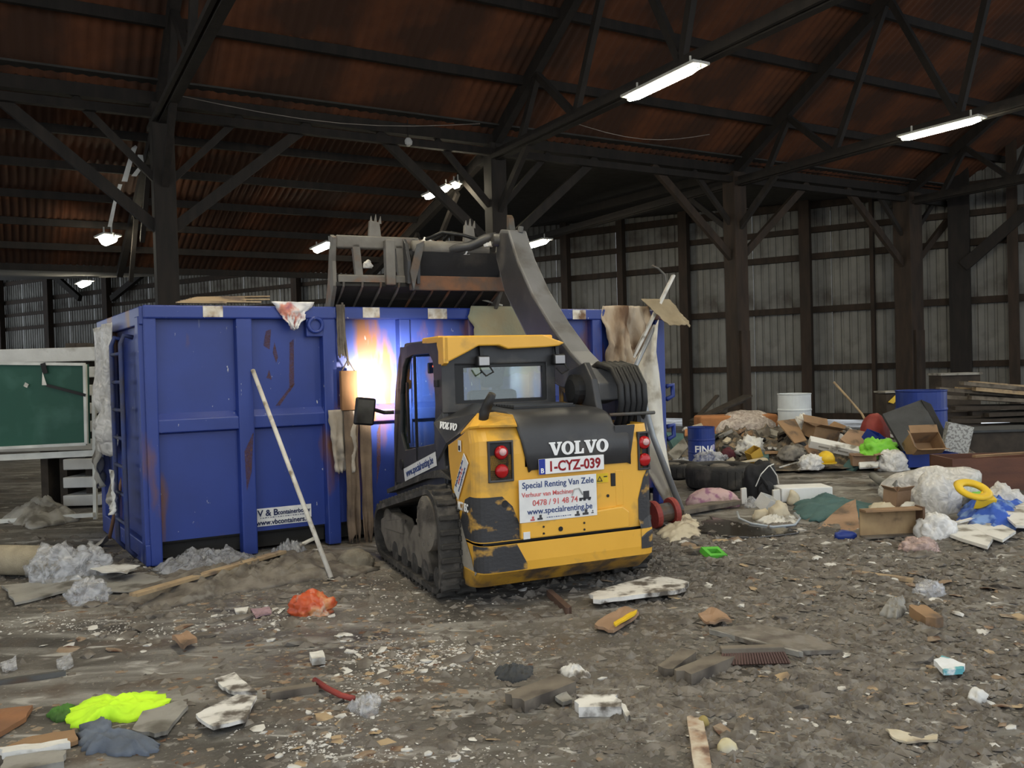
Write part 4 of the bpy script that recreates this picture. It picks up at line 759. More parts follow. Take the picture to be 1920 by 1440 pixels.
K['bag'] = film('milky_plastic_bag', (0.62,0.60,0.57), 0.12, 0.35); K['clear'] = film('clear_crumpled_plastic', (0.60,0.61,0.64), 0.64, 0.2); K['clean'] = film('white_plastic_bag', (0.72,0.71,0.70), 0.08, 0.35)
K['gfilm'] = film('grey_plastic_film', (0.36,0.37,0.40), 0.40, 0.22)
K['blk'] = mat('black_fabric', (0.012,0.012,0.014), (0.02,0.02,0.022), rough=0.8); K['tyre'] = mat('worn_tyre_rubber', (0.028,0.027,0.026), (0.045,0.043,0.04), rough=0.85, bump=0.5, dirt=(0.09,0.08,0.07), dscale=4, damt=0.3)
K['teal'] = mat('teal_cloth', (0.075,0.145,0.145), (0.05,0.105,0.105), scale=4, rough=0.95, bump=0.5); K['lime'] = mat('lime_plastic', (0.22,0.62,0.05), (0.16,0.48,0.04), rough=0.5); K['hiv'] = mat('fluorescent_yellow_cloth', (0.60,0.95,0.03), (0.46,0.80,0.03), scale=3, rough=0.9, bump=0.4)
K['blue'] = mat('blue_plastic', (0.012,0.035,0.22), (0.01,0.028,0.17), rough=0.4, bump=0.05); K['bluec'] = mat('blue_printed_cloth', (0.03,0.09,0.42), (0.18,0.30,0.58), scale=5, rough=0.8, lo=0.46, hi=0.56, dirt=(0.02,0.02,0.06), dscale=4, damt=0.3)
K['yel'] = mat('yellow_plastic', (0.75,0.50,0.02), (0.66,0.42,0.02), rough=0.45, bump=0.05); K['red'] = mat('dull_red_plastic', (0.30,0.045,0.035), (0.20,0.03,0.025), rough=0.6); K['orange'] = mat('orange_foam', (0.46,0.20,0.075), (0.36,0.15,0.06), scale=3, rough=0.9)
K['dgrey'] = mat('dark_grey_rubber_sheet', (0.055,0.058,0.062), (0.035,0.037,0.04), scale=3, rough=0.75, bump=0.3); K['mahog'] = mat('red_brown_veneer', (0.115,0.042,0.022), (0.08,0.03,0.017), scale=2, rough=0.5, stretch=(1,1,6))
K['pink'] = mat('floral_pink_cloth', (0.52,0.36,0.36), (0.30,0.14,0.22), scale=9, rough=0.95, lo=0.52, hi=0.62, dirt=(0.24,0.19,0.13), dscale=3, damt=0.2); K['gblue'] = mat('grey_blue_cloth', (0.14,0.165,0.21), (0.09,0.105,0.135), rough=0.95, bump=0.5)
K['carpet'] = mat('beige_carpet', (0.36,0.31,0.22), (0.28,0.24,0.17), scale=8, rough=1.0, bump=0.8, bscale=90); K['ocarpet'] = mat('stained_brown_cloth', (0.55,0.47,0.37), (0.28,0.18,0.10), scale=3.2, rough=0.95, stretch=(1,1,0.35), dirt=(0.13,0.075,0.045), dscale=4.0, damt=0.5, bump=0.4)
K['green'] = mat('green_board_face', (0.012,0.075,0.05), (0.010,0.062,0.042), scale=1.5, rough=0.6, bump=0, dirt=(0.03,0.10,0.075), dscale=2, damt=0.3); K['alu'] = mat('white_frame', (0.62,0.63,0.60), rough=0.5, bump=0)
K['mudm'] = mat('mixed_mud_clods', (0.085,0.072,0.06), (0.19,0.168,0.142), scale=7, rough=0.9, bump=0.6, dirt=(0.19,0.175,0.155), dscale=11, damt=0.25); K['crumb'] = mat('white_plaster_crumbs', (0.60,0.59,0.56), (0.42,0.40,0.37), scale=8, rough=0.9, dirt=(0.2,0.18,0.16), dscale=6, damt=0.25); K['chipm'] = mat('brown_scrap_bits', (0.22,0.14,0.085), (0.30,0.26,0.20), scale=6, rough=0.9, dirt=(0.10,0.05,0.03), dscale=9, damt=0.4)
K['greyp'] = mat('grey_board', (0.30,0.29,0.265), (0.22,0.21,0.19), scale=4, rough=0.85, dirt=(0.11,0.10,0.085), dscale=4, damt=0.35); K['foil'] = mat('orange_red_foil', (0.50,0.085,0.03), (0.55,0.24,0.10), scale=7, rough=0.3, lo=0.5, hi=0.6, dirt=(0.5,0.48,0.42), dscale=9, damt=0.15)
# ================================================================ left: board on stand, white panels, rolls, plastic
m_pan = mat('white_panel_boards', (0.58,0.58,0.57), (0.50,0.50,0.49), rough=0.7, dirt=(0.3,0.28,0.26), dscale=3, damt=0.2)
BY = 10.6
def bp(x, y, Y=BY): return AT(x, y, Y)
o = thing('green_board', 'large green writing board with a white frame at the left edge', 'board', (bp(30,842).x, BY, 0)); L0 = o.location.copy()
a, b_, c, d = bp(-120,846), bp(163,832), bp(160,683), bp(-120,680)
fb = MB(); fb.add([p-L0 for p in (a,b_,c,d)] + [p-L0+Vector((0.02,0.05,0)) for p in (a,b_,c,d)], [(0,1,2,3),(7,6,5,4),(0,4,5,1),(1,5,6,2),(2,6,7,3),(3,7,4,0)]); fb.build('panel', K['green'], o)
for p, q in ((a,b_),(b_,c),(c,d),(d,a)): MB().bar(p-L0+Vector((0,-0.01,0)), q-L0+Vector((0,-0.01,0)), 0.04, 0.035).build('frame_rail', K['alu'], o)
for x in (172,-90): MB().bar(bp(x,740)-L0+Vector((0,0.06,0)), Vector((bp(x,900).x,BY,0.0))-L0+Vector((0,0.06,0)), 0.045, 0.04).build('stand_leg', K['alu'], o)
MB().bar(bp(-110,864)-L0+Vector((0,0.05,0)), bp(176,850)-L0+Vector((0,0.05,0)), 0.05, 0.075).build('stand_rail', K['alu'], o); MB().bar(bp(-110,985)-L0, bp(176,965)-L0, 0.05, 0.05).build('stand_foot_rail', K['alu'], o)
MB().bar(bp(83,681)-L0+Vector((0,-0.035,0)), bp(88,700)-L0+Vector((0,-0.035,0)), 0.01, 0.06).build('strap', K['blk'], o); MB().bar(bp(90,722)-L0+Vector((0,-0.035,0)), bp(163,741)-L0+Vector((0,-0.035,0)), 0.01, 0.035).build('strap', K['blk'], o)
MB().add([bp(83,698)-L0+Vector((0,-0.04,0)), bp(91,722)-L0+Vector((0,-0.04,0)), bp(82,722)-L0+Vector((0,-0.04,0))], [(0,1,2)]).build('paper_note', K['white'], o, solid=0.004); MB().box(bp(52,722)-L0+Vector((0,-0.035,0)), (0.05,0.004,0.05), Euler((0,0.5,0)).to_matrix()).build('paper_note', K['white'], o)
PY = 11.6
for k in range(9):
    y = 668 + k*34; hgt = (20 if k else 26)/F*PY; a = AT(-60 if k < 6 else 118, y, PY); b_ = AT(188, y-3, PY); zz = (a.z+b_.z)/2
    if zz < 0.08: break
    tag(MB().box(((b_.x-a.x)/2*0, 0, 0), (b_.x-a.x, 0.9, hgt)).build('white_board', m_pan, None, bevel=0.01, loc=((a.x+b_.x)/2, PY+0.45, zz)), 'white board number %s from the top of the gapped stack behind the green board' % ('one','two','three','four','five','six','seven','eight','nine')[k], 'board', 'stacked white panels behind the green board')
t = thing('panel_rack', 'dark supports between the stacked white panels', 'rack', (AT(60,900,PY).x, PY+0.5, 0))
for x in (-55, 95, 130, 178): MB().box((AT(x,900,PY+0.3).x-t.location.x, 0.0, 1.0), (0.10,0.7,2.0)).build('support', K['woodd'], t)
for k, x in enumerate((140, 160)): openbox('wooden_crate', 'small brown wooden crate on top of the white panels, %s' % ('left of the two' if k == 0 else 'right of the two'), K['woodd'], AT(x,660,PY+0.3), (0.14,0.2,0.12), 0, (0,0,0,0), cat='crate')
patch('wool_pile', 'grey-brown fluffy insulation heap under the green board', 'insulation', K['greyp'], [(0,975),(60,950),(120,955),(150,975),(60,990)], 0.22, 3)
# carpet roll
p = G(-20, 1092); q = G(76, 1094); r_ = 0.15
o = thing('carpet_roll', 'beige carpet rolled up at the left edge of the floor', 'carpet', (p+q)/2 + Vector((0,0.25,0)))
ax = (q-p); ax.z = 0; ln = ax.length; ax.normalize(); sd = Vector((-ax.y, ax.x, 0))
spi = []
for i in range(64):
    a = i*0.30; rr = 0.03 + 0.0075*a*0.83; spi.append((rr*math.cos(a), rr*math.sin(a)))
b = MB(); V = []
for s_ in (-ln/2-0.6, ln/2): V += [ax*s_ + sd*u + Vector((0,0,v+0.15)) for u, v in spi]
n = len(spi); b.add(V, [(i, i+1, n+i+1, n+i) for i in range(n-1)]); b.build('rolled_carpet', K['carpet'], o, smooth=True, solid=0.012)
bag('plastic_bag', 'crumpled clear plastic bag beside the beige carpet roll', 'plastic bag', K['clear'], (58,1015,165,1095), None, 0.6, 2.2, 0.5, 2.0)
bag('plastic_bag', 'clear plastic sheet heaped against the corner of the blue container', 'plastic bag', K['clear'], (128,1012,205,1085), None, 0.6, 5.5, 0.5, 2.2)
bag('plastic_bag', 'small clear bag lying in front of the grey board at the left', 'plastic bag', K['clear'], (128,1080,205,1130), None, 0.7, 8.1, 0.45, 2.2)
patch('plastic_film', 'long crinkled grey plastic film along the container foot', 'plastic film', K['gfilm'], [(285,1068),(330,1045),(400,1038),(470,1040),(492,1055),(430,1072),(330,1085)], 0.10, 4, 0.9, freq=14)
patch('plastic_film', 'short crinkled film between the container ribs and the leaning pole', 'plastic film', K['gfilm'], [(500,1045),(545,1030),(575,1032),(560,1050),(515,1060)], 0.12, 6, 0.7, freq=10)
scrap('grey_board', 'long bent grey board on the floor at the left', 'board', K['greyp'], [(8,1102),(120,1088),(230,1062),(260,1070),(140,1108),(20,1140)], 0.02, 0, 2, curl=0.06)
scrap('torn_paper', 'large torn pale paper sheet left of the wooden lath', 'paper', K['greyp'], [(200,1085),(262,1075),(330,1085),(320,1105),(240,1112),(180,1112)], 0.008, 0, 3, curl=0.08)
scrap('torn_paper', 'bright creased paper piece near the container corner', 'paper', K['white'], [(168,1085),(215,1078),(262,1080),(240,1095),(190,1095)], 0.006, 0, 5, lift=0.09, curl=0.06)
board('wooden_lath', 'long pale wooden lath lying in front of the container', 'lath', K['wood'], (250,1141), (532,1058), 0.09, 0.025, 0.10, 0.12)
board('white_strip', 'short white strip lying by the container rib', 'strip', K['white'], (545,1042), (592,1026), 0.06, 0.015, 0.06, 0.1); board('white_strip', 'short white curved strip beside the burlap ball', 'strip', K['white'], (590,1040), (640,1052), 0.06, 0.015, 0.05, 0.02)
t = G(494,1062); o = thing('drink_can', 'red drink can lying by the long lath', 'can', t + Vector((0,0,0.05))); o.rotation_euler = (0, math.pi/2, 0.4)
MB().lathe([(0.025,-0.06),(0.033,-0.052),(0.033,0.052),(0.025,0.06)], 16).build('body', K['red'], o, smooth=True); MB().lathe([(0.0005,0.0601),(0.025,0.0601),(0.025,0.062)], 12).build('lid', m_steel, o)
bag('burlap_ball', 'round grey-brown burlap bundle beside the loader track', 'bundle', mat('burlap',(0.20,0.18,0.145),(0.15,0.13,0.1),scale=14,rough=1,bump=0.8,bscale=60), (632,1022,702,1068), None, 0.8, 3.3, 0.18, 1.2)
# broom leaning on the container end, pole leaning on the ribs
a = AT(205,1010,9.0); b_ = AT(243,830,9.2); rod('shovel_handle_tool', 'wooden-handled shovel leaning against the container end', 'shovel', mat('red_brown_handle',(0.20,0.105,0.06),rough=0.7), [a, (a+b_)/2, b_], 0.02)
o = bpy.data.objects['shovel_handle_tool']; o.name = 'shovel'
MB().grid(lambda u, v: Vector((-0.02-0.36*v+0.02*math.sin(u*3), -0.05-0.10*v+0.14*(u-0.5)*(1+v), -0.02-0.28*v+0.06*math.sin(u*math.pi))), 6, 6).build('blade', mat('worn_pale_blade',(0.45,0.44,0.42),(0.3,0.28,0.26),rough=0.5,metal=0.3), o, solid=0.006)
top = ONPL(474,694,CP+cn*0.03,cn); bot = G(621,1083); rod('white_pole', 'long white pole leaning against the blue container', 'pole', mat('scuffed_white_pole',(0.68,0.66,0.60),(0.5,0.46,0.4),scale=8,dirt=(0.25,0.2,0.14),dscale=9,damt=0.25), [top, top.lerp(bot,0.5)+Vector((0,0,-0.005)), bot], 0.021)
# hanging on the container's left end
def hang(name, label, cat, m, top, drop, w, seed, amp=0.08, parent=None, thick=0.008, taper=0.3, nu=14, nv=26, sway=(0,0)):
    c = Vector(top); wv = Vector(w); b = MB()
    ox = wv.cross(Vector((0,0,1))).normalized()
    def fn(u, v):
        tp = 1 - taper*v + 0.15*fbm(v*4, seed, u*2); q = wv*((u-0.5)*tp) + Vector((sway[0]*v, sway[1]*v, -drop*v*(1+0.12*fbm(u*5, seed)))); return q + ox*(amp*(0.35+v)*fbm(u*6+seed, v*2.2, seed) + 0.5*amp*math.sin(u*7+seed+2.5*fbm(v*2, seed))*(0.3+v))
    b.grid(fn, nu, nv); o = b.build(name, m, None, smooth=True, solid=thick, loc=c); return tag(o, label, cat)
hang('plastic_drape', 'torn clear plastic hanging down the left end of the container', 'plastic sheet', K['bag'], CW_(-0.10,1.55,2.30), 1.35, ce*1.1, 3.0, 0.12)
hang('plastic_drape', 'narrow grey plastic rag hanging below the torn clear plastic', 'plastic sheet', K['greyp'], CW_(-0.1,2.1,1.3), 0.75, ce*0.3, 9.0, 0.06)
hang('white_rag', 'white rag tied to the ladder on the container end', 'rag', K['white'], CW_(-0.20,0.62,0.85), 0.42, ce*0.22, 4.0, 0.05)
# on the rim: split planks, poster bag, straps, wooden block and rags
o = thing('plank_bundle', 'bundle of splintered pale planks on the container rim', 'planks', CW_(0.72,0.06,2.42))
for k in range(8):
    L1 = random.uniform(0.35, 0.85); MB().bar(cd*(-0.42+0.03*k)+ce*(0.03*k-0.05)+Vector((0,0,0.008+0.009*k)), cd*(-0.42+0.03*k+L1)+ce*(0.05*k)+Vector((0,0,0.012+0.014*k)), random.uniform(0.05,0.12), 0.014).build('split_plank', K['wood'], o)
hang('poster_bag', 'white and pink printed bag hanging over the container rim', 'bag', mat('white_pink_print',(0.68,0.66,0.66),(0.62,0.24,0.16),scale=3.2,rough=0.5,lo=0.55,hi=0.60,dirt=(0.25,0.06,0.14),dscale=5,damt=0.2), CW_(1.36,-0.06,2.44), 0.27, cd*0.42, 6.0, 0.05, taper=0.9)
rod('lifting_strap', 'thin strap hanging from the rim down to a wooden block', 'strap', K['woodg'], [CW_(1.86,-0.05,2.44), CW_(1.87,-0.06,2.1), CW_(1.90,-0.06,1.80)], 0.012, n=6)
hang('brown_webbing', 'brown webbing hanging beside the thin strap on the rim', 'webbing', K['woodg'], CW_(1.84,-0.045,2.42), 0.52, cd*0.09, 2.0, 0.015, taper=0.1)
o = thing('hanging_wood_block', 'brown wooden block hanging on the container side', 'wood block', CW_(1.89,-0.07,1.36)); Rz = Euler((0,0,ca)).to_matrix()
MB().box((0,0,0.19), (0.17,0.07,0.40), Rz).build('block', mat('brown_block_wood',(0.27,0.14,0.06),(0.18,0.09,0.04),scale=5,stretch=(1,1,0.3),rough=0.8), o, bevel=0.006)
for s_ in (-1, 1): MB().tube([cd*(0.07*s_)+Vector((0,0,0.38)), Vector((0,0,0.50))], 0.007, 6).build('cord', K['woodg'], o)
hang('torn_rag', 'pale torn rag hanging below the wooden block', 'rag', mat('pale_rag',(0.42,0.38,0.33),(0.28,0.24,0.19),rough=0.95,bump=0.5), CW_(1.82,-0.07,1.36), 0.62, cd*0.30, 7.0, 0.05)
hang('long_brown_rag', 'long brown rag trailing to the floor under the wooden block', 'rag', mat('brown_rag',(0.20,0.145,0.10),(0.11,0.08,0.06),rough=0.95,bump=0.6), CW_(1.90,-0.08,1.36), 1.30, cd*0.15, 11.3, 0.025, taper=0.25); hang('long_brown_rag', 'rightmost brown strip of rag trailing down beside the loader track', 'rag', MATS['brown_rag'], CW_(2.05,-0.08,1.45), 1.42, cd*0.12, 13.7, 0.02, taper=0.1)
hang('mattress_cover', 'green-tan board hanging over the container rim behind the cab', 'sheet', mat('mossy_tan_sheet',(0.27,0.285,0.20),(0.30,0.24,0.14),scale=2.5,rough=0.9,bump=0.4), CW_(3.72,-0.06,2.42), 0.75, cd*0.85, 1.0, 0.015, taper=0.0)
rod('bent_hose', 'thin pale hose arching over the rim under the bucket', 'hose', mat('pale_hose',(0.5,0.48,0.42)), [CW_(3.05,0.3,2.35), CW_(3.2,0.1,2.52), CW_(3.45,0.0,2.50), CW_(3.7,-0.03,2.43)], 0.012)
# right end: stained cloth, lath, tarp, pipe
hang('stained_cloth', 'stained brown and cream cloth hanging over the right end of the container', 'cloth', K['ocarpet'], CW_(5.36,-0.08,2.44), 1.30, cd*0.66, 5.0, 0.20, taper=0.25, nu=30, nv=34)
o = hang('folded_mat', 'stiff tan mat folded over the right corner of the container rim', 'mat', mat('tan_mat',(0.32,0.26,0.17),(0.24,0.19,0.12),rough=0.95,bump=0.5), CW_(5.72,-0.15,2.52), 0.32, cd*0.42, 2.5, 0.03, taper=0.1, sway=(0.28,-0.08))
RY = 10.3
def rp(x, y, Y=RY): return AT(x, y, Y)
o = thing('white_lath', 'white lath sticking up out of the right end of the container', 'lath', rp(1165,715)); MB().bar(Vector(), rp(1263,516,10.5)-rp(1165,715), 0.06, 0.03).build('strip', K['white'], o)
rod('curled_strap', 'grey strap curling up above the right corner of the container', 'strap', m_steel, [rp(1236,600,10.7), rp(1244,560,10.6), rp(1250,535,10.6), rp(1246,515,10.6), rp(1234,503,10.6), rp(1222,498,10.6)], 0.014)
TY = 9.9
def tarp(u, v):
    L = [(1186,690),(1180,720),(1176,770),(1196,850),(1240,930),(1272,985)]; Rr = [(1232,600),(1228,660),(1240,740),(1246,820),(1262,900),(1282,985)]
    s_ = v*5; i = min(4, int(s_)); f = s_-i; a = (L[i][0]+(L[i+1][0]-L[i][0])*f, L[i][1]+(L[i+1][1]-L[i][1])*f); b_ = (Rr[i][0]+(Rr[i+1][0]-Rr[i][0])*f, Rr[i][1]+(Rr[i+1][1]-Rr[i][1])*f)
    p = AT(a[0]+(b_[0]-a[0])*u, a[1]+(b_[1]-a[1])*u, TY); return p + Vector((0, 0.10*math.sin(u*5+v*3) + 0.05*fbm(u*4, v*6, 2), 0)) - TL
TL = AT(1240, 930, TY)
tag(MB().grid(tarp, 14, 30).build('white_tarp', mat('dirty_white_tarp',(0.70,0.68,0.62),(0.58,0.55,0.48),scale=2,rough=0.6,dirt=(0.3,0.25,0.18),dscale=3,damt=0.25), None, smooth=True, solid=0.008, loc=TL), 'dirty white tarp hanging down the right end of the container', 'tarp')
rod('grey_pipe', 'long grey metal pipe leaning from the container rim to the floor', 'pipe', mat('galvanised_pipe',(0.30,0.32,0.34),(0.24,0.25,0.27),rough=0.4,metal=0.5), [AT(1228,610,9.85), AT(1190,690,9.75), AT(1225,820,9.65), G(1280,965)+Vector((0,0,0.02))], [0.022,0.03,0.034,0.038], n=10)
patch('cream_rag', 'cream crumpled cloth on the floor at the foot of the grey pipe', 'rag', K['cream'], [(1228,1000),(1262,975),(1290,965),(1318,985),(1310,1005),(1260,1015)], 0.07, 2, 0.7, freq=7)
o = thing('red_reel', 'red and grey cable reel half hidden behind the loader', 'reel', G(1248,990)+Vector((0,0.12,0.14))); o.rotation_euler = (0, math.pi/2-0.1, 0.35)
MB().lathe([(0.10,-0.11),(0.10,0.11)], 20).build('core', m_steel, o); 
for s_ in (-1, 1): MB().lathe([(0.145,s_*0.11-0.03),(0.15,s_*0.11),(0.145,s_*0.11+0.03)], 24).build('flange', K['red'], o)
# ================================================================ right: the rubbish heap
def heap_front(px): return 13.7 + 0.25*math.sin(px*0.02) + 1.1*min(1, max(0, (1365-px)/25))
def heap_z(px, Y):
    f = heap_front(px); t = (Y-f); e = min(1, max(0, (px-1225)/70))*min(1, max(0, (1840-px)/90))
    h = 0.52*min(1, max(0, t/1.5))*min(1, max(0, (17.6-Y)/1.8)); s = 0.75+0.35*fbm(px*0.013, Y*0.8, 4) 
    return e*h*s + 0.16*e*min(1, max(0, t/0.4))*abs(fbm(px*0.06, Y*3.5, 7)) + 0.04*e
hm = MB(); cols = list(range(1215, 1851, 5)); rows_ = [13.3+0.09*i for i in range(60)]
for Y in rows_:
    for px in cols: X_ = (px-960)/F*Y; hm.v.append(Vector((X_, Y, max(heap_z(px, Y), -0.03) + min(0, floor_z(X_, Y)))))
n = len(cols); hm.f = [(j*n+i, j*n+i+1, (j+1)*n+i+1, (j+1)*n+i) for j in range(len(rows_)-1) for i in range(n-1)]
tag(hm.build('rubbish_heap', mat('mixed_heap_rubbish', (0.055,0.048,0.042), (0.17,0.15,0.125), scale=5, rough=0.9, bump=0.8, bscale=20, dirt=(0.30,0.22,0.14), dscale=6, damt=0.3)), 'dark mass of mixed rubbish under the sorted-out things on the right', 'rubbish', kind='stuff')
def HY(px, y, dz=0.0):            # where a sight line meets the heap
    d = ray(px, y); k = 13.2
    while k < 18.5:
        p = C0 + d*(k/d.y)
        if p.z <= heap_z(px, k) + dz: return p
        k += 0.05
    return AT(px, y, 16.0)
# drums
fina = drum('steel_drum', 'blue steel drum lettered FINA standing in front of the wrapped orange block', K['blue'], AT(1316,868,13.95), 0.215, 0.61); fina.location.z = 0.085; MB().box((0,0.02,-0.05),(0.5,0.5,0.10)).build('wooden_footing', K['woodd'], fina)
def wraptext(s, size, m, parent, r, z, ang, weight=0.002):
    o = lettering(s, size, m, parent, (0,0,0), (1,0,0), (0,0,1), weight)
    for v in o.data.vertices:
        x, zz, dep = v.co.x, v.co.z, -v.co.y; a = ang + x/r; v.co = (math.sin(a)*(r+0.004+dep), -math.cos(a)*(r+0.004+dep), z+zz)
    return o
wraptext('FINA', 0.155, m_ltr, fina, 0.215, 0.21, 0.05, 0.004)
b = MB()
for q in range(20):
    a0, a1 = q*math.pi/10, (q+1)*math.pi/10; P = []
    for aa, rr in ((a0,0.045),(a1,0.045),(a1,0.0),(a0,0.0)):
        t_ = 0.80 + rr*math.cos(aa)/0.215; P.append((math.sin(t_)*0.221, -math.cos(t_)*0.221, 0.29+rr*math.sin(aa)))
    b.add(P, [(0,1,2,3)])
b.build('round_emblem', mat('pale_emblem',(0.5,0.5,0.6),(0.35,0.3,0.5),scale=20,bump=0), fina)
drum('steel_drum', 'white ribbed steel drum standing at the back of the heap', mat('white_drum_paint',(0.60,0.64,0.66),(0.52,0.55,0.57),rough=0.45,bump=0), AT(1491,829,15.8), 0.295, 0.90)
drum('plastic_barrel', 'large blue plastic barrel at the right end of the heap', K['blue'], Vector((AT(1728,800,15.4).x, 15.4, 0.12)), 0.42, 1.02, 'barrel')
# wrapped orange block
c = AT(1382,818,16.3); o = thing('foam_block', 'orange block loosely wrapped in clear plastic behind the blue drum', 'foam block', Vector((c.x, 16.4, 0.30)), 0.05)
MB().box((0,0,0.20), (1.50,0.5,0.46)).build('block', K['orange'], o, bevel=0.05, bseg=3); blobmesh(1.38, 0.62, 0.60, 4.4, 0.14, 1.6).build('plastic_wrap', film('cloudy_wrap',(0.58,0.52,0.47),0.30,0.25), o, smooth=True, loc=(0.14,-0.10,-0.08))
bag('red_sack', 'dull red plastic tub at the back of the heap', 'tub', K['red'], (1612,768,1668,832), 14.9, 0.7, 2.7, 0.12, 1.0)
# grey rubber sheet leaning, box and blue tub under it
o = thing('rubber_sheet', 'dark grey rubber sheet leaning over a blue tub', 'sheet', AT(1735,862,13.8))
q = [AT(x, y, Y_) - o.location for x, y, Y_ in ((1654,778,14.5),(1725,752,14.7),(1745,760,14.6),(1800,868,13.7),(1700,858,13.7))]
MB().add(q, [(0,1,2,3,4)]).build('panel', K['dgrey'], o, solid=0.05); MB().add([AT(1727,752,14.68)-o.location, AT(1745,760,14.58)-o.location, AT(1800,868,13.66)-o.location, AT(1785,866,13.74)-o.location], [(0,1,2,3)]).build('rolled_edge', K['blk'], o, solid=0.08)
openbox('cardboard_box', 'open brown cardboard box leaning on the dark rubber sheet', K['card'], AT(1724,846,13.35), (0.46,0.30,0.30), 0.10, (0.9,0.3,0.8,-0.2), (0.9,0.0))
openbox('blue_tub', 'low dark blue plastic tub under the cardboard box', K['blue'], AT(1745,872,13.2)+Vector((0,0.2,-0.02)), (0.78,0.5,0.20), 0.05, (0,0,0,0), cat='tub', t=0.02)
o = openbox('mesh_crate', 'pale grey perforated crate wrapped in film beside the rubber sheet', mat('perforated_grey_crate',(0.42,0.43,0.43),(0.20,0.2,0.2),scale=26,rough=0.6,lo=0.5,hi=0.55), AT(1786,852,13.9)+Vector((0,0,-0.02)), (0.36,0.3,0.52), -0.3, (0,0,0,0), (0,0.22), cat='crate')
openbox('blue_crate', 'small blue plastic crate tipped on the heap beside the red tub', K['blue'], AT(1632,838,14.2), (0.30,0.26,0.24), 0.5, (0,0,0,0), (0.5,0.3), cat='crate', t=0.015)
bag('lime_bag', 'bright lime green plastic bag in the middle of the heap', 'bag', K['lime'], (1612,820,1682,858), 13.5, 0.7, 3.9, 0.5, 2.0)
o = thing('long_carton', 'long white carton lying slanted across the heap', 'carton', AT(1563,838,13.6)); MB().box((0,0,0), (0.76,0.16,0.13), Euler((0.5,0.24,-0.15)).to_matrix()).build('carton', K['white'], o, bevel=0.006)
for x in (-0.16, 0.14): MB().box(Euler((0.5,0.24,-0.15)).to_matrix() @ Vector((x,-0.081,0.0)), (0.16,0.004,0.03), Euler((0.5,0.24,-0.15)).to_matrix()).build('printed_band', K['greyp'], o)
o = thing('yellow_helmet', 'yellow plastic helmet resting at the front of the heap', 'helmet', AT(1549,872,13.35)); MB().lathe([(0.135,0.05),(0.13,0.12),(0.10,0.18),(0.05,0.215),(0.0005,0.225)], 20).build('dome', K['yel'], o, smooth=True); MB().lathe([(0.13,0.03),(0.16,0.03),(0.16,0.05),(0.13,0.05)], 20, closed=True).build('brim', K['yel'], o)
bag('white_bag', 'white plastic bag with a dark red print at the front of the heap', 'plastic bag', K['clean'], (1645,838,1702,882), 13.2, 0.7, 6.1, 0.4, 2.0); bag('white_bag', 'torn white bag hanging beside the yellow helmet', 'plastic bag', K['clean'], (1497,848,1543,880), 13.3, 0.7, 9.4, 0.5, 2.2)
bag('white_cloth', 'white crumpled cloth on the heap beside the blue drum', 'cloth', K['white'], (1383,816,1432,852), 14.3, 0.8, 4.6, 0.6, 2.4); bag('white_cloth', 'white paper bundle behind the bent brown cardboard', 'paper', K['white'], (1485,775,1522,815), 15.0, 0.8, 1.9, 0.5, 2.2)
def leancard(name, label, m, pts, thick=0.02, cat='cardboard'):
    P = [AT(*p) for p in pts]; c = sum(P, Vector())/len(P); return tag(MB().add([p-c for p in P], [tuple(range(len(P)))]).build(name, m, None, solid=thick, loc=c), label, cat)
leancard('bent_cardboard', 'large bent brown cardboard sheet standing on the heap', K['card'], [(1456,790,14.6),(1490,786,14.9),(1512,826,14.2),(1490,832,14.0)])
leancard('flat_carton', 'flattened brown carton left of the blue crate', K['card2'], [(1575,825,14.1),(1592,806,14.4),(1628,812,14.4),(1618,838,14.0),(1598,842,13.9)], 0.04)
openbox('cardboard_box', 'torn brown cardboard box at the top of the heap', K['card'], AT(1535,822,14.7), (0.50,0.34,0.22), 0.3, (0.5,0.9,0.2,0.8), (0.2,0.2)); openbox('cardboard_box', 'small tan cardboard box below the lime bag', K['card2'], AT(1618,872,13.3), (0.34,0.26,0.16), -0.2, (0.1,0.2,0,0.2)); openbox('yellow_carton', 'tilted yellow carton in front of the white cloth', mat('yellow_carton_print',(0.52,0.33,0.05),(0.44,0.26,0.04),rough=0.7), AT(1420,868,13.9), (0.20,0.16,0.26), 0.3, (0,0,0,0), (0.2,-0.5))
leancard('white_tray', 'small white tray with blue print in front of the tan box', K['white'], [(1610,868,13.0),(1648,866,13.2),(1646,876,13.0),(1612,878,12.9)], 0.03, 'tray')
leancard('brown_flap', 'brown cardboard flap beside the yellow helmet', K['card2'], [(1508,838,13.8),(1522,828,14.0),(1540,858,13.6),(1525,862,13.5)]); leancard('cream_sheet', 'cream cardboard sheet lying in front of the yellow carton', K['cream'], [(1380,868,13.5),(1432,858,13.8),(1442,876,13.4),(1440,862,13.6)]); leancard('orange_scrap', 'small orange cardboard scrap behind the blue drum', K['orange'], [(1284,806,15.8),(1296,803,15.8),(1296,816,15.6),(1284,818,15.6)])
leancard('green_sack', 'dark green sack left of the blue drum', K['teal'], [(1248,815,15.0),(1280,818,15.0),(1284,838,14.7),(1262,846,14.6)], 0.12, 'sack'); leancard('beige_board', 'beige board leaning left of the blue drum', K['greyp'], [(1252,850,14.4),(1282,822,14.8),(1290,838,14.6),(1268,866,14.2)], 0.03, 'board')
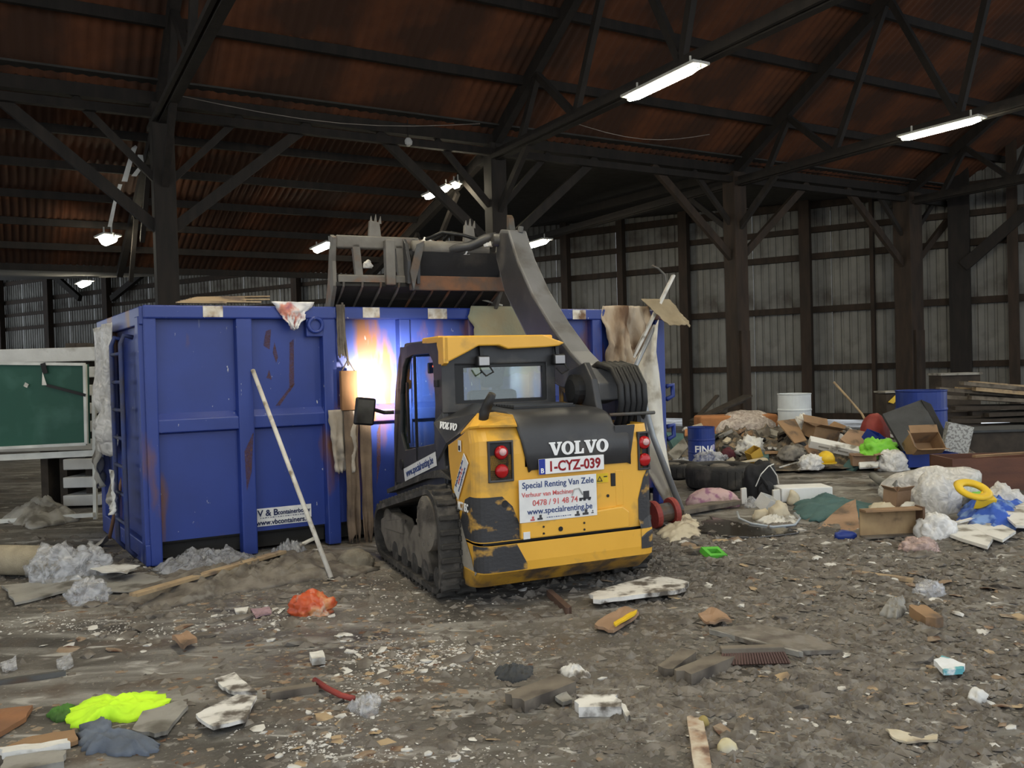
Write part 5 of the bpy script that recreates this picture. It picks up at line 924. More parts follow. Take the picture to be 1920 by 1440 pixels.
bag('clear_bag', 'clear plastic bag at the foot of the blue drum', 'plastic bag', K['clear'], (1300,842,1362,872), 13.7, 0.6, 7.7, 0.45, 2.0); bag('clear_bag', 'grey bag lying on the tyre edge left of the drum', 'plastic bag', K['clear'], (1250,858,1302,876), 13.6, 0.6, 2.9, 0.4, 2.0); bag('grey_sack', 'grey striped sack in the middle of the heap', 'sack', mat('grey_striped_sack',(0.26,0.24,0.21),(0.12,0.11,0.10),scale=7,rough=0.9), (1460,832,1508,862), 13.7, 0.7, 5.2, 0.4, 2.0); bag('dark_red_cloth', 'dark red cloth beside the blue drum', 'cloth', mat('dark_red_cloth_m',(0.10,0.02,0.03)), (1350,838,1378,858), 14.2, 0.7, 1.3, 0.4, 2, sub=3)
hm_seed = random.Random(21)
pal = [K['card'],K['card2'],K['white'],K['greyp'],K['blk'],K['woodg'],K['cream'],K['dgrey'],K['chip'],K['mudm'],K['woodg'],K['teal'],K['greyp'],K['woodd']]
names = ['carton_scrap','carton_scrap','foam_scrap','board_scrap','black_scrap','wood_scrap','cloth_scrap','rubber_scrap','plaster_scrap','soil_lump','wood_scrap','cloth_scrap','board_scrap','plank_scrap']
desc = ['brown cardboard','tan cardboard','white foam','grey board','black plastic','dirty wood','cream cloth','grey rubber','flaking plaster','brown soil','dirty wood','teal cloth','grey board','dark plank']
for k in range(110):                 # loose pieces lying all over the heap, alike within each kind
    px = hm_seed.uniform(1250, 1690); y = hm_seed.uniform(806, 882); i = hm_seed.randrange(len(pal)); p = HY(px, y)
    if p.y > 17.5: continue
    s = hm_seed.uniform(0.05, 0.16); o = MB().prism([(-s,-s*0.6),(s*0.9,-s*0.7),(s,s*0.5),(0.1*s,s*0.8),(-s*0.8,s*0.6)], XY, -0.01-s*0.12, 0.01+s*0.12).build(names[i], pal[i], None, loc=p+Vector((0,0,0.02))); o.rotation_euler = (hm_seed.uniform(-0.9,0.9), hm_seed.uniform(-0.6,0.6), hm_seed.uniform(0,6))
    tag(o, 'loose piece of %s among the mixed rubbish of the heap' % desc[i], 'scrap', 'loose %s pieces on the heap' % desc[i])
# tyres
def tyre(label, c, R_, w, tilt=(0,0,0)):
    o = thing('truck_tyre', label, 'tyre', c, 0, 'tyres on the floor'); o.rotation_euler = tilt
    MB().lathe([(R_*0.56,0.04*w),(R_*0.80,0.0),(R_*0.97,0.06*w),(R_,0.16*w),(R_,0.84*w),(R_*0.97,0.94*w),(R_*0.80,w),(R_*0.56,0.96*w),(R_*0.55,0.8*w),(R_*0.55,0.2*w)], 40, closed=True).build('rubber', K['tyre'], o, smooth=True)
    rim = MB().lathe([(R_*0.56,0.86*w),(R_*0.50,0.84*w),(R_*0.44,0.80*w),(R_*0.22,0.98*w),(R_*0.10,0.98*w)], 30).build('wheel_disc', m_mud, o)
    for k in range(8): a = k*math.pi/4; MB().lathe([(0.03,0),(0.03,0.012),(0.0005,0.012)], 10, (R_*0.36*math.cos(a),R_*0.36*math.sin(a),0.885*w)).build('hole', m_blk, rim)
    for k in range(28): a = k*2*math.pi/28; MB().box((R_*1.003*math.cos(a),R_*1.003*math.sin(a),w*0.5),(0.012,0.03,w*0.6),Euler((0,0,a)).to_matrix()).build('tread_block', K['tyre'], o)
p = G(1353,921); tyre('large truck tyre lying flat in front of the heap', Vector((p.x*1.035, p.y+0.45, -0.01)), 0.47, 0.33); p = G(1262,905); tyre('second dark tyre lying behind the large one, partly hidden by the container', Vector((p.x*1.06, p.y+0.75, -0.01)), 0.42, 0.22)
# in front of the heap
o = bag('floral_pillow', 'pink floral pillow lying in front of the large tyre', 'pillow', K['pink'], (1285,908,1388,950), None, 0.55, 1.7, 0.14, 1.1)
p = G(1433,938); o = thing('backpack', 'black backpack with white piping beside the tyre', 'backpack', p + Vector((0,0.15,0)), 0.3)
blobmesh(0.46, 0.30, 0.50, 3.1, 0.22, 1.3).build('body', K['blk'], o, smooth=True); MB().tube([(-0.16,-0.14,0.18),(-0.10,-0.17,0.33),(0.02,-0.15,0.42),(0.12,-0.12,0.44)], 0.007, 6).build('piping', K['white'], o); MB().tube([(0.05,-0.15,0.42),(0.14,-0.15,0.30),(0.20,-0.10,0.18)], 0.007, 6).build('piping', K['white'], o); MB().tube([(-0.10,-0.16,0.30),(-0.05,-0.22,0.20),(0.0,-0.18,0.06)], 0.02, 6).build('shoulder_strap', K['blk'], o); blobmesh(0.22,0.12,0.2,7.7,0.15).build('front_pocket', K['blk'], o, smooth=True, loc=(-0.02,-0.15,0.05))
o = thing('foam_slab', 'thick white foam slab lying behind the teal cloth', 'foam', G(1510,940) + Vector((0,0.12,0)), 0.05); MB().box((0,0,0.09),(0.64,0.34,0.17)).build('slab', mat('white_foam',(0.74,0.74,0.73),(0.70,0.70,0.69),rough=0.8), o, bevel=0.012)
for x, y, w_, h_, lab in ((1395,945,0.07,0.20,'left'), (1456,945,0.09,0.18,'right')): tag(MB().prism([(-w_/2,0),(w_/2,0),(w_/2*0.8,h_),(-w_/2,h_*0.95)], XZ, -0.03, 0.03).build('white_frame_piece', K['white'], None, bevel=0.006, loc=G(x,y)), 'upright white plastic frame piece on the %s of the backpack' % lab, 'plastic piece')
o = openbox('white_carton', 'small crushed white carton in front of the backpack', K['white'], G(1432,958)+Vector((0,0,0.02)), (0.22,0.16,0.16), 0.7, (0,0,0,0), (0.5,0.3), cat='carton'); bag('clear_cup', 'crumpled clear plastic tub left of the white carton', 'tub', K['clear'], (1396,926,1420,952), None, 0.9, 3.8, 0.2, 1.4, sub=3)
patch('teal_cloth', 'dark teal cloth spread over rubbish in front of the foam slab', 'cloth', K['teal'], [(1484,962),(1496,938),(1530,925),(1575,936),(1645,946),(1652,958),(1600,972),(1520,976)], 0.12, 2, 0.5, freq=4)
for k, (bb, sd) in enumerate((((1440,935,1482,975),2.0), ((1412,950,1450,972),4.0), ((1476,915,1500,945),6.0))): bag('foam_chunk', 'yellowish foam chunk %s the teal cloth' % ('at the left end of','left of the first chunk beside','behind the left end of')[k], 'foam', K['cream'], bb, None, 0.8, sd, 0.35, 1.6, sub=3)
board('grey_plank', 'dirty grey plank under the floral pillow', 'plank', K['woodg'], (1270,966), (1378,948), 0.22, 0.05, 0.02, 0.05); board('white_stick', 'thin white stick pointing from the backpack to the heap', 'stick', K['white'], (1462,888), (1512,876), 0.02, 0.02, 0.10, 0.12)
rod('plastic_tubing', 'loop of pale blue-white tubing on the wet floor', 'tubing', mat('pale_blue_tube',(0.45,0.5,0.56),rough=0.3), [G(x,y,z) for x,y,z in ((1382,960,0.06),(1386,972,0.03),(1410,982,0.02),(1450,988,0.015),(1490,984,0.015),(1500,972,0.03),(1490,962,0.05))], 0.013)
patch('paper_litter', 'wet white paper litter inside the tubing loop', 'paper', K['white'], [(1420,975),(1450,966),(1490,968),(1496,980),(1450,984)], 0.05, 5, 0.9, freq=12)
scrap('crushed_carton', 'crushed orange-brown carton beside the drawer', 'carton', K['card2'], [(1528,992),(1565,972),(1605,960),(1614,992),(1580,992)], 0.02, 0.15, 4, lift=0.03, curl=0.10)
# drawer on its side
p = G(1668,1006); o = thing('broken_case', 'broken wooden drawer standing on its edge in front of the white bags', 'drawer', p, 0.10); w_ = 0.58
MB().box((0,0.02,0.14),(w_,0.012,0.26)).build('bottom_panel', mat('stained_plywood',(0.36,0.25,0.13),(0.22,0.14,0.075),scale=4,rough=0.85,dirt=(0.10,0.07,0.045),dscale=4,damt=0.3), o); MB().box((0,-0.04,0.27),(w_,0.13,0.018)).build('side_rail', K['card'], o); MB().box((w_/2,-0.04,0.14),(0.022,0.14,0.30)).build('end_rail', mat('dark_drawer_edge',(0.13,0.075,0.045)), o); MB().box((0,-0.03,0.012),(w_,0.10,0.018)).build('side_rail', K['woodg'], o)
# bags and rolls further right
bag('plastic_sheet_roll', 'large pale grey plastic sheet heaped behind the yellow hoop', 'plastic sheet', K['bag'], (1655,862,1848,945), None, 0.5, 2.3, 0.25, 1.3, hs=0.85); bag('plastic_bag', 'milky plastic bag standing left of the yellow hoop', 'plastic bag', K['bag'], (1712,876,1800,962), None, 0.6, 6.6, 0.35, 1.6); bag('plastic_bag', 'milky plastic bag right of the yellow hoop', 'plastic bag', K['bag'], (1845,902,1918,955), None, 0.6, 4.1, 0.35, 1.6); bag('plastic_bag', 'white bag slumped between drawer and white boards', 'plastic bag', K['clean'], (1718,952,1795,1010), None, 0.7, 9.9, 0.3, 1.8)
p = AT(1822,925,8.9); o = thing('yellow_hoop', 'yellow plastic ring-shaped seat lying on the white bags', 'plastic ring', p); o.rotation_euler = (0.45,0.05,0.1)
MB().lathe([(0.10,0.02),(0.17,0.02),(0.19,0.05),(0.16,0.075),(0.10,0.06)], 28, closed=True).build('ring', K['yel'], o, smooth=True); MB().prism([(-0.06,-0.17),(0.17,-0.17),(0.17,0.05),(0.12,0.02),(0.0,-0.1)], XY, -0.08, 0.04).build('ring_base', K['yel'], o, bevel=0.01)
scrap('lime_scrap', 'lime green plastic scrap under the yellow hoop', 'plastic scrap', K['lime'], [(1815,948),(1830,936),(1862,938),(1868,946),(1835,952)], 0.02, 0, 2, lift=0.10)
patch('blue_cloth', 'blue and white printed cloth at the right edge', 'cloth', K['bluec'], [(1793,975),(1810,948),(1850,938),(1900,945),(1935,955),(1930,985),(1860,1000),(1815,996)], 0.17, 3, 0.8, freq=7)
scrap('white_board', 'large white board lying flat below the blue cloth', 'board', K['white'], [(1758,1002),(1800,982),(1862,1018),(1852,1034),(1800,1018)], 0.03, 0, 1, curl=0.0, rag=0.0, lift=0.03); scrap('white_board', 'second white board crossing behind the large one', 'board', K['white'], [(1806,985),(1850,978),(1905,1005),(1880,1022),(1850,1012)], 0.025, 0, 2, curl=0.0, rag=0.0, lift=0.01); scrap('white_board', 'white board cut off by the right edge of the picture', 'board', K['white'], [(1878,980),(1925,962),(1960,980),(1950,1002),(1905,1000)], 0.025, 0.05, 3, curl=0.0, rag=0.0, lift=0.08)
board('white_strip', 'narrow white strip bridging the bag and the white boards', 'strip', K['white'], (1758,1000), (1830,985), 0.05, 0.015, 0.08, 0.08); board('white_strip', 'long thin white strip in front of the milky bags', 'strip', K['white'], (1735,958), (1808,946), 0.04, 0.012, 0.14, 0.18)
bag('blue_bottle', 'crushed blue plastic bottle under the crushed carton', 'bottle', K['blue'], (1563,988,1606,1008), None, 0.5, 1.1, 0.25, 1.4, sub=3); bag('pink_bag', 'clear pinkish bag in front of the drawer', 'plastic bag', film('pinkish_film',(0.5,0.36,0.32),0.35), (1685,1002,1760,1035), None, 0.6, 3.6, 0.35, 2.0)
rod('grey_duct', 'bent grey duct beside the plastic sheet', 'duct', mat('grey_duct_m',(0.24,0.24,0.23)), [G(1636,892,0.10), G(1650,902,0.12), G(1680,910,0.14), G(1702,915,0.14)], 0.05, n=12)
o = thing('grey_ring', 'grey plastic ring leaning at the mouth of the plastic sheet', 'ring', G(1706,945)+Vector((0,0.1,0.16))); o.rotation_euler = (1.2,0.2,0.3); MB().lathe([(0.13,-0.03),(0.17,-0.03),(0.17,0.03),(0.13,0.03)], 24, closed=True).build('ring', MATS['grey_duct_m'], o); MB().lathe([(0.03,-0.02),(0.03,0.03),(0.0005,0.03)], 12, (0.08,-0.02,0)).build('cap', K['white'], o)
openbox('cardboard_box', 'small tan cardboard box left of the plastic sheet', K['card2'], G(1684,950)+Vector((0,0.05,0.0)), (0.24,0.18,0.20), 0.5, (0.9,0,0.7,0), (0.1,0)); bag('white_tub', 'crushed white tub behind the drawer', 'tub', K['white'], (1690,935,1722,958), None, 0.8, 2.6, 0.25, 1.6, sub=3); bag('pale_litter', 'pale paper litter between teal cloth and drawer', 'paper', K['cream'], (1628,938,1680,962), None, 0.8, 8.3, 0.5, 2.6, sub=3)
# brown cabinet, plank stacks, sticks
p = G(1790,922); o = thing('brown_cabinet', 'red-brown veneered cabinet lying on its back at the right edge', 'cabinet', Vector((p.x, p.y+0.05, 0)), -0.03)
MB().box((0.9,0.01,0.20),(1.8,0.03,0.42)).build('side_panel', K['mahog'], o); MB().box((0.9,0.62,0.20),(1.8,0.03,0.42)).build('side_panel', K['mahog'], o); MB().box((0.015,0.32,0.20),(0.03,0.6,0.42)).build('end_panel', K['mahog'], o); MB().box((0.9,0.32,0.03),(1.8,0.6,0.03)).build('back_panel', K['woodg'], o)
for k in range(2): MB().bar((0.3,0.05,0.43+0.01*k),(1.8,0.5,0.44),0.06,0.02).build('loose_rail', K['card'], o)
rs = random.Random(5)
for k in range(26):
    row = k//3; c = AT(1880 + rs.uniform(-20,30), 838-row*11.5, 17.0 + 0.2*rs.random()); m_ = K['woodd'] if row < 6 else K['woodg']
    if row >= 7: m_ = K['wood'] if k % 2 else K['woodg']
    L1 = rs.uniform(2.0, 2.9); yaw = rs.uniform(-0.12,0.12); o = MB().box((0,0,0),(L1,0.2,0.075)).build('stacked_plank', m_, None, loc=Vector((c.x+0.45, c.y+(k % 3)*0.24, max(0.05, 0.05+row*0.125)))); o.rotation_euler = (0, 0.10*(row > 5)+rs.uniform(-0.02,0.02), yaw)
    tag(o, ('dark weathered plank in the lumber stack by the right wall' if m_ == K['woodd'] else 'paler plank on top of the lumber stack by the right wall'), 'plank', 'planks of the lumber stack' if m_ == K['woodd'] else 'pale planks on the lumber stack')
o = thing('lumber_base', 'low dark crate between the heap and the lumber stack', 'crate', AT(1830,880,15.2)); o.location.z = 0; MB().box((0.3,0,0.2),(1.5,0.8,0.4)).build('body', K['woodd'], o, bevel=0.02); MB().box((0.3,0,0.42),(1.6,0.9,0.04)).build('lid', K['dgrey'], o)
rod('thin_stick', 'thin pale stick standing slanted at the back of the heap', 'stick', K['wood'], [AT(1563,716,15.6), AT(1590,746,15.5), AT(1616,776,15.4), AT(1632,806,15.1)], 0.02)
leancard('yellow_strip', 'bright yellow strip on the rim of the blue barrel', K['yel'], [(1665,754,16.70),(1685,735,16.72),(1692,738,16.72),(1675,757,16.70)], 0.02, 'strip')
for k, (a, b_) in enumerate((((1296,795),(1345,742)), ((1300,790),(1402,742)), ((1310,785),(1395,752)))): board('dark_board', 'dark board leaning towards the post behind the blue drum, %s' % ('steepest of three','widest of three','lowest of three')[k], 'board', K['woodd'], a, b_, 0.10 if k != 1 else 0.25, 0.04, Ya=18.0, Yb=19.5)
o = thing('dark_bin', 'dark box standing against the rear wall right of the barrel', 'box', Vector((AT(1790,760,20).x, 20, -0.2))); MB().box((0,0,0.75),(0.9,0.6,1.5)).build('body', K['woodd'], o, bevel=0.01); MB().box((0,-0.02,1.52),(0.96,0.66,0.05)).build('lid', K['greyp'], o)
o = thing('dark_bin', 'dark box standing behind the red tub', 'box', Vector((AT(1675,760,17).x, 17, 0))); MB().box((0,0,0.5),(0.5,0.5,1.05)).build('body', K['woodd'], o, bevel=0.01); MB().box((0,0,1.06),(0.54,0.54,0.03)).build('lid', K['greyp'], o)
# ================================================================ the floor in front
def gscrap(*a, **k): return scrap(*a, **k)
patch('hivis_vest', 'fluorescent yellow high-visibility vest crumpled on the floor', 'vest', K['hiv'], [(128,1362),(122,1345),(150,1322),(185,1310),(235,1312),(262,1300),(312,1302),(312,1322),(270,1342),(240,1354),(190,1350),(160,1364)], 0.055, 2, 0.55, freq=4.5, rag=0.10)
patch('green_rag', 'dark green wet rag left of the yellow vest', 'rag', mat('green_rag_m',(0.07,0.20,0.03),(0.04,0.10,0.02),rough=0.8), [(88,1340),(110,1325),(140,1322),(130,1345),(105,1350)], 0.03, 5); patch('grey_blue_cloth', 'grey-blue cloth below the yellow vest', 'cloth', K['gblue'], [(145,1392),(150,1365),(185,1350),(210,1358),(205,1385),(260,1380),(300,1398),(280,1412),(200,1412),(160,1410)], 0.06, 3, 0.6, freq=4.5, rag=0.1)
S = gscrap
S('grey_board_piece', 'flat grey-brown board piece right of the yellow vest', 'board', K['greyp'], [(245,1378),(268,1342),(345,1318),(352,1330),(315,1378),(290,1384)], 0.02, 0, 3); S('painted_board', 'flaking white board piece below the middle left', 'board', K['chip'], [(365,1352),(400,1335),(445,1316),(485,1318),(460,1362),(400,1380)], 0.018, 0, 4, lift=0.01); S('painted_board', 'white speckled board corner above the flaking piece', 'board', K['chip'], [(403,1282),(440,1268),(455,1285),(482,1305),(440,1308),(418,1296)], 0.02, 0, 6)
S('orange_board', 'orange-brown board cut off by the left edge', 'board', mat('orange_brown_board',(0.28,0.13,0.06),(0.19,0.095,0.05),rough=0.8), [(-30,1350),(0,1338),(62,1330),(50,1352),(0,1382),(-30,1385)], 0.025, 0, 2); S('brown_board', 'muddy brown board in the bottom left corner', 'board', K['card'], [(0,1410),(60,1385),(140,1375),(150,1395),(80,1412),(10,1425)], 0.02, 0, 8); S('pale_board', 'pale broken board at the bottom left corner', 'board', K['greyp'], [(10,1432),(70,1420),(125,1418),(120,1440),(40,1455),(0,1455)], 0.03, 0, 9); S('pale_board', 'white strip of board along the bottom left', 'board', K['white'], [(0,1418),(60,1412),(128,1402),(130,1410),(60,1424),(5,1430)], 0.03, 0, 10, lift=0.015)
board('metal_rail', 'thin grey rail at the left edge of the floor', 'rail', m_steel, (-20,1283), (118,1262), 0.04, 0.03); S('clear_scrap', 'clear plastic scrap with an orange tip at the end of the rail', 'plastic scrap', K['clear'], [(105,1240),(132,1225),(138,1248),(112,1262)], 0.02, 0, 4, curl=0.08); S('clear_scrap', 'clear plastic scrap at the left edge above the rail', 'plastic scrap', K['clear'], [(0,1250),(30,1238),(32,1252),(10,1265)], 0.02, 0, 5, curl=0.08)
bag('snack_bag', 'red and orange foil snack bag lying left of the loader track', 'snack bag', K['foil'], (545,1103,626,1153), None, 0.6, 2.4, 0.45, 2.2)
S('white_plank', 'broad white weathered plank lying right of the loader', 'plank', K['chip'], [(1102,1128),(1165,1108),(1230,1092),(1297,1105),(1280,1120),(1215,1128),(1120,1142)], 0.03, 0, 12, lift=0.03); S('brown_paper', 'brown cardboard sheet with a yellow corner below the white plank', 'cardboard', K['card2'], [(1112,1180),(1148,1155),(1172,1142),(1200,1158),(1185,1168),(1150,1190)], 0.02, 0, 14, curl=0.06); S('yellow_corner', 'bright yellow corner lying on the brown cardboard', 'plastic scrap', K['yel'], [(1150,1186),(1184,1164),(1196,1160),(1190,1170),(1155,1190)], 0.012, 0, 3, lift=0.05)
board('wood_block', 'muddy wooden block in the middle of the foreground', 'wood block', K['woodg'], (965,1325), (1062,1290), 0.16, 0.06); board('white_block', 'short white cracked board right of the wooden block', 'board', K['chip'], (1083,1330), (1162,1328), 0.17, 0.05); board('white_stick', 'small white stick next to the white cracked board', 'stick', K['white'], (1168,1328), (1178,1352), 0.03, 0.03); S('grey_slate', 'grey stone slab leaning on the wooden block', 'stone', K['greyp'], [(1040,1315),(1062,1302),(1074,1320),(1055,1325)], 0.02, 0, 3)
board('painted_lath', 'paint-flaked lath running out of the bottom of the picture', 'lath', mat('flaked_cream_lath',(0.52,0.47,0.38),(0.30,0.18,0.11),scale=12,rough=0.8,dirt=(0.12,0.07,0.05),dscale=9,damt=0.3), (1303,1352), (1322,1470), 0.08, 0.03)
patch('flat_rag', 'flattened dark rag in the middle of the floor', 'rag', K['dgrey'], [(925,1258),(950,1252),(1000,1248),(996,1268),(962,1280),(935,1270)], 0.05, 2, 0.8); patch('plaster_scab', 'small broken plaster scab right of the flattened rag', 'plaster', K['chip'], [(1046,1258),(1070,1250),(1106,1265),(1100,1275),(1065,1270)], 0.035, 5, 0.9)
S('floor_panel', 'dark flat panel with a pale edge on the right of the floor', 'panel', K['mudm'], [(1332,1186),(1420,1178),(1520,1200),(1580,1228),(1500,1230),(1410,1212)], 0.025, 0, 2, curl=0.01, rag=0.01); board('pale_edge_strip', 'pale strip along the front edge of the dark flat panel', 'strip', K['greyp'], (1332,1188), (1500,1232), 0.03, 0.03, 0.01, 0.01)
p = G(1412,1242); o = thing('broom_head', 'reddish-brown broom head lying on the floor', 'broom head', p); MB().box((0,0.02,0.07),(0.36,0.06,0.035)).build('block', K['woodg'], o, bevel=0.006)
for k in range(24): x = -0.17+0.0148*k; MB().bar((x,0.0,0.06),(x*1.12,-0.05,0.005),0.012,0.016).build('bristle_tuft', mat('red_brown_bristles',(0.10,0.055,0.045)), o)
board('wood_offcut', 'split wooden offcut with a pale end', 'wood', K['woodg'], (1280,1278), (1362,1242), 0.12, 0.06); board('wood_offcut', 'grey wooden offcut left of the split one', 'wood', K['woodg'], (1248,1262), (1292,1232), 0.10, 0.05); S('tan_carton', 'torn tan carton beside the dark panel', 'carton', K['card2'], [(1308,1160),(1335,1150),(1372,1172),(1330,1180)], 0.015, 0, 4, curl=0.10, lift=0.02); patch('grey_fabric', 'crumpled grey fabric right of the brushed floor patch', 'fabric', K['greyp'], [(1650,1150),(1665,1130),(1695,1125),(1702,1145),(1680,1158)], 0.06, 4, 0.9)
board('yellow_lath', 'pale yellow wooden lath on the right of the floor', 'lath', K['wood'], (1602,1074), (1712,1088), 0.07, 0.025); bag('clear_bag', 'small clear bag at the end of the yellow lath', 'plastic bag', K['clear'], (1712,1080,1772,1115), None, 0.7, 6.2, 0.4, 2.0); board('brown_block', 'short brown wooden wedge on the right', 'wood block', K['card'], (1720,1152), (1752,1172), 0.12, 0.07); bag('white_crumple', 'crumpled white tissue near the right edge', 'tissue', K['white'], (1815,1282,1852,1316), None, 0.8, 2.7, 0.6, 2.6, sub=3); S('blister_pack', 'white and teal package near the right edge', 'package', mat('teal_white_pack',(0.68,0.70,0.72),(0.10,0.35,0.40),scale=5,lo=0.52,hi=0.56), [(1752,1256),(1766,1246),(1810,1262),(1806,1272),(1770,1274)], 0.03, 0, 2, lift=0.02); bag('yellow_cup', 'dented yellowish cup beside the bottom lath', 'cup', mat('yellowish_cup',(0.50,0.42,0.18),(0.55,0.53,0.48),scale=4), (1344,1380,1382,1410), None, 0.9, 1.5, 0.15, 1.2, sub=3); bag('yellow_ball', 'small ochre ball of foam above the bottom lath', 'foam', mat('ochre_foam',(0.34,0.26,0.09)), (1308,1336,1330,1360), None, 0.9, 4.5, 0.12, 1.2, sub=3)
o = thing('green_crate_piece', 'small bright green plastic frame on the floor', 'plastic frame', G(1336,1042)); o.rotation_euler = (0.4,0.1,0.5); MB().ring([(-0.10,-0.07),(0.10,-0.07),(0.10,0.07),(-0.10,0.07)], [(-0.06,-0.035),(0.06,-0.035),(0.06,0.035),(-0.06,0.035)], XY, 0.0, 0.05).build('frame', mat('green_plastic',(0.10,0.45,0.04)), o)
S('tan_strip', 'long tan paper strip near the bottom right', 'paper', K['cream'], [(1662,1372),(1690,1378),(1722,1386),(1760,1384),(1755,1394),(1700,1396),(1672,1388)], 0.01, 0, 2, curl=0.04); patch('blue_film', 'clear bluish film beside the white crumbs in the middle left', 'plastic film', K['clear'], [(650,1330),(680,1310),(715,1312),(708,1335),(690,1345)], 0.05, 4, 0.8); rod('red_cable', 'short red cable on the floor in the middle left', 'cable', K['red'], [G(590,1275,0.03), G(612,1290,0.03), G(640,1304,0.03), G(664,1310,0.02)], 0.016); board('brown_bar', 'brown wooden bar next to the red cable', 'wood', K['woodg'], (506,1308), (596,1294), 0.07, 0.04)
board('rust_tube', 'short rusty tube sticking out under the loader', 'tube', mat('rusty_tube',(0.12,0.07,0.05)), (1030,1115), (1066,1148), 0.05, 0.05); S('silver_scrap', 'crushed silver tetra carton in the left middle ground', 'carton', K['white'], [(580,1235),(606,1232),(610,1246),(585,1250)], 0.04, 0, 4); S('card_bits', 'small brown and white torn carton left of centre', 'carton', K['card2'], [(322,1208),(350,1195),(372,1212),(345,1228)], 0.03, 0, 7, lift=0.02, curl=0.08); S('pink_paper', 'pinkish torn paper below the wooden lath', 'paper', mat('pinkish_paper',(0.36,0.24,0.27)), [(470,1142),(505,1138),(510,1150),(480,1158)], 0.01, 0, 6, curl=0.05); S('white_tile', 'small white tile piece beside the pinkish paper', 'tile', K['white'], [(440,1142),(466,1138),(462,1150),(442,1150)], 0.012, 0, 2)
o = patch('puddle', 'shallow dark puddle in front of the tubing loop', 'puddle', mat('still_water',(0.045,0.04,0.034),rough=0.10,bump=0.0,spec=0.6), [(1300,985),(1340,972),(1400,985),(1480,990),(1500,1000),(1420,1008),(1330,1006)], 0.0, 2, 0.0); o.location.z += 0.006
patch('rubble_ridge', 'low ridge of dark trodden rubbish along the container foot', 'rubble', K['mudm'], [(200,1130),(300,1085),(450,1060),(620,1030),(700,1040),(690,1075),(560,1090),(420,1115),(300,1140)], 0.10, 3, 0.9, freq=24)['kind'] = 'stuff'
for k, (x, y, w_) in enumerate(((700,548,0.16), (632,562,0.10), (690,495,0.10), (800,462,0.16), (915,455,0.10), (868,470,0.14))): 
    p = AT(x, y+8, 9.05 if k != 1 else 9.2); o = blobmesh(w_, 0.06, w_*0.8, 3.3+k, 0.6, 2.4, 3).build('caught_plastic', K['clean'], None, smooth=True, loc=p); tag(o, ('white plastic shred caught under the middle of the bucket','white plastic shred caught at the left foot of the bucket','white plastic tuft inside the open bucket frame','white plastic shreds on top of the bucket coupler','white shred beside the bucket cylinder','white plastic strip lying on the bucket tube')[k], 'plastic shred')
# alike small pieces: lumps, splinters, paper bits (individuals)
rs = random.Random(11)
clusters = [(820,1225,110,30,30), (700,1245,60,40,22), (480,1165,170,40,30), (230,1195,180,30,22), (600,1390,130,45,24), (640,1345,90,30,16), (1450,1095,230,45,60), (1750,1110,170,60,50), (1380,1350,110,60,34), (1600,1300,260,90,70), (1780,1200,140,70,34), (1820,1360,110,60,26), (420,1080,220,22,20), (1300,1010,90,22,18), (1500,1015,130,18,22), (900,1400,220,40,14)]
def lumpmesh(name, m, s, flat, seed):
    V, Fs = ico(1); r = random.Random(seed); b = MB(); b.add([Vector((v.x*s*r.uniform(0.6,1.2), v.y*s*r.uniform(0.6,1.2), max(-0.3, v.z)*s*flat*r.uniform(0.6,1.3))) for v in V], Fs); return b
KIND = [('plaster_lump', K['crumb'], 0.045, 0.55, 'small pale plaster lump lying loose on the muddy floor', 'lump', 'plaster lumps on the floor'), ('mud_clod', K['mudm'], 0.07, 0.5, 'brown mud clod lying loose on the floor', 'clod', 'mud clods on the floor'), ('carton_bit', K['chipm'], 0.06, 0.15, 'small brown scrap of carton trodden into the floor', 'scrap', 'carton bits on the floor'), ('paper_bit', K['white'], 0.05, 0.08, 'small dirty white paper bit on the floor', 'paper', 'paper bits on the floor'), ('wood_chip', K['wood'], 0.07, 0.12, 'small pale wood chip on the floor', 'chip', 'wood chips on the floor')]
proto = {}
for (cx, cy, rx, ry, cnt) in clusters:
    for k in range(cnt):
        w_ = (0.30,0.26,0.18,0.16,0.10) if cx < 1000 else (0.16,0.42,0.18,0.14,0.10); i = rs.choices(range(5), w_)[0]; nm, m_, s, fl, lab, cat, grp = KIND[i]; v = rs.randrange(3)
        p = G(cx+rs.gauss(0,rx*0.6), cy+rs.gauss(0,ry*0.6)); p.z = floor_z(p.x, p.y); key = (i, v)
        if key not in proto: o = lumpmesh(nm, m_, s, fl, i*10+v).build(nm, m_); proto[key] = o; o.location = p
        else: o = copyof(proto[key], None, p)
        o.rotation_euler = (rs.uniform(-.25,.25), rs.uniform(-.25,.25), rs.uniform(0,6.3)); sc_ = rs.uniform(0.45,1.25)*min(1.3, p.y/7+0.15); o.scale = (sc_*rs.uniform(0.7,1.6), sc_, sc_); tag(o, lab, cat, grp)
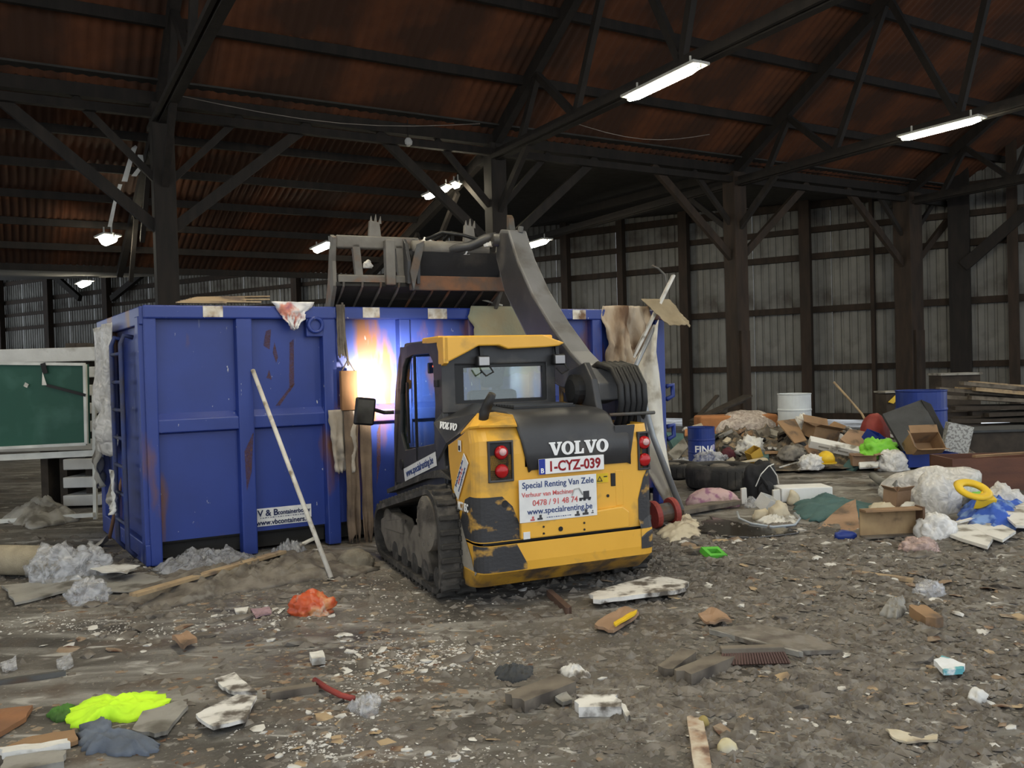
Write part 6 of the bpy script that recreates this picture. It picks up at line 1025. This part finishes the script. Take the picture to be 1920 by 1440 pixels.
# uncountable litter
def litter(name, label, m, count, smin, smax, seed, weights, flat=0.5):
    r = random.Random(seed); b = MB(); done = 0; oc = [(1,0,0),(0,1,0),(-1,0,0),(0,-1,0),(0,0,1),(0,0,-0.4)]; of = [(0,1,4),(1,2,4),(2,3,4),(3,0,4),(1,0,5),(2,1,5),(3,2,5),(0,3,5)]
    while done < count:
        (cx, cy, rx, ry, q) = r.choices(weights, [w[4] for w in weights])[0]; p = G(cx+r.gauss(0,rx), min(1500, max(985, cy+r.gauss(0,ry)))); 
        if not (-7 < p.x < 9 and 2 < p.y < 13): continue
        done += 1; s = r.uniform(smin, smax)*(0.4+0.6*r.random()**2)*min(1.6, 0.45+p.y/9); a = r.uniform(0, 6.3); ca_, sa_ = math.cos(a), math.sin(a); z0 = floor_z(p.x, p.y); st_ = r.uniform(0.5,1.8); P = []
        for x, y, z in oc:
            x *= r.uniform(0.6,1.2)*s*st_; y *= r.uniform(0.6,1.2)*s; P.append((p.x+x*ca_-y*sa_, p.y+x*sa_+y*ca_, z0+z*s*flat*r.uniform(0.5,1.3)))
        b.add(P, of)
    return tag(b.build(name, m), label, 'litter', kind='stuff')
litter('mud_crumbs', 'countless small mud crumbs covering the floor', K['mudm'], 17000, 0.015, 0.06, 3, [(1600,1150,330,130,5),(1500,1330,330,90,4),(1400,1060,250,50,3),(400,1090,300,40,2),(700,1280,300,80,0.8),(1700,1250,260,140,3)])
litter('plaster_crumbs', 'countless white plaster crumbs sprinkled over the floor', K['crumb'], 5500, 0.006, 0.017, 4, [(830,1222,80,16,4),(720,1240,50,22,1.5),(690,1300,40,25,1.5),(470,1155,70,12,1),(250,1180,90,10,1.2),(120,1165,70,8,0.8),(600,1385,90,22,1.5),(640,1420,60,14,1),(900,1425,120,20,0.8),(760,1120,90,35,1.2),(1560,1060,300,40,1.6),(1620,1290,300,110,1.6),(1450,1020,200,15,1)], 0.5)
litter('carton_crumbs', 'countless brown paper and wood bits trodden into the mud', K['chipm'], 2600, 0.012, 0.045, 5, [(700,1250,170,60,2),(1600,1200,300,130,3),(350,1100,300,40,1.5),(300,1380,250,50,1)], 0.15)
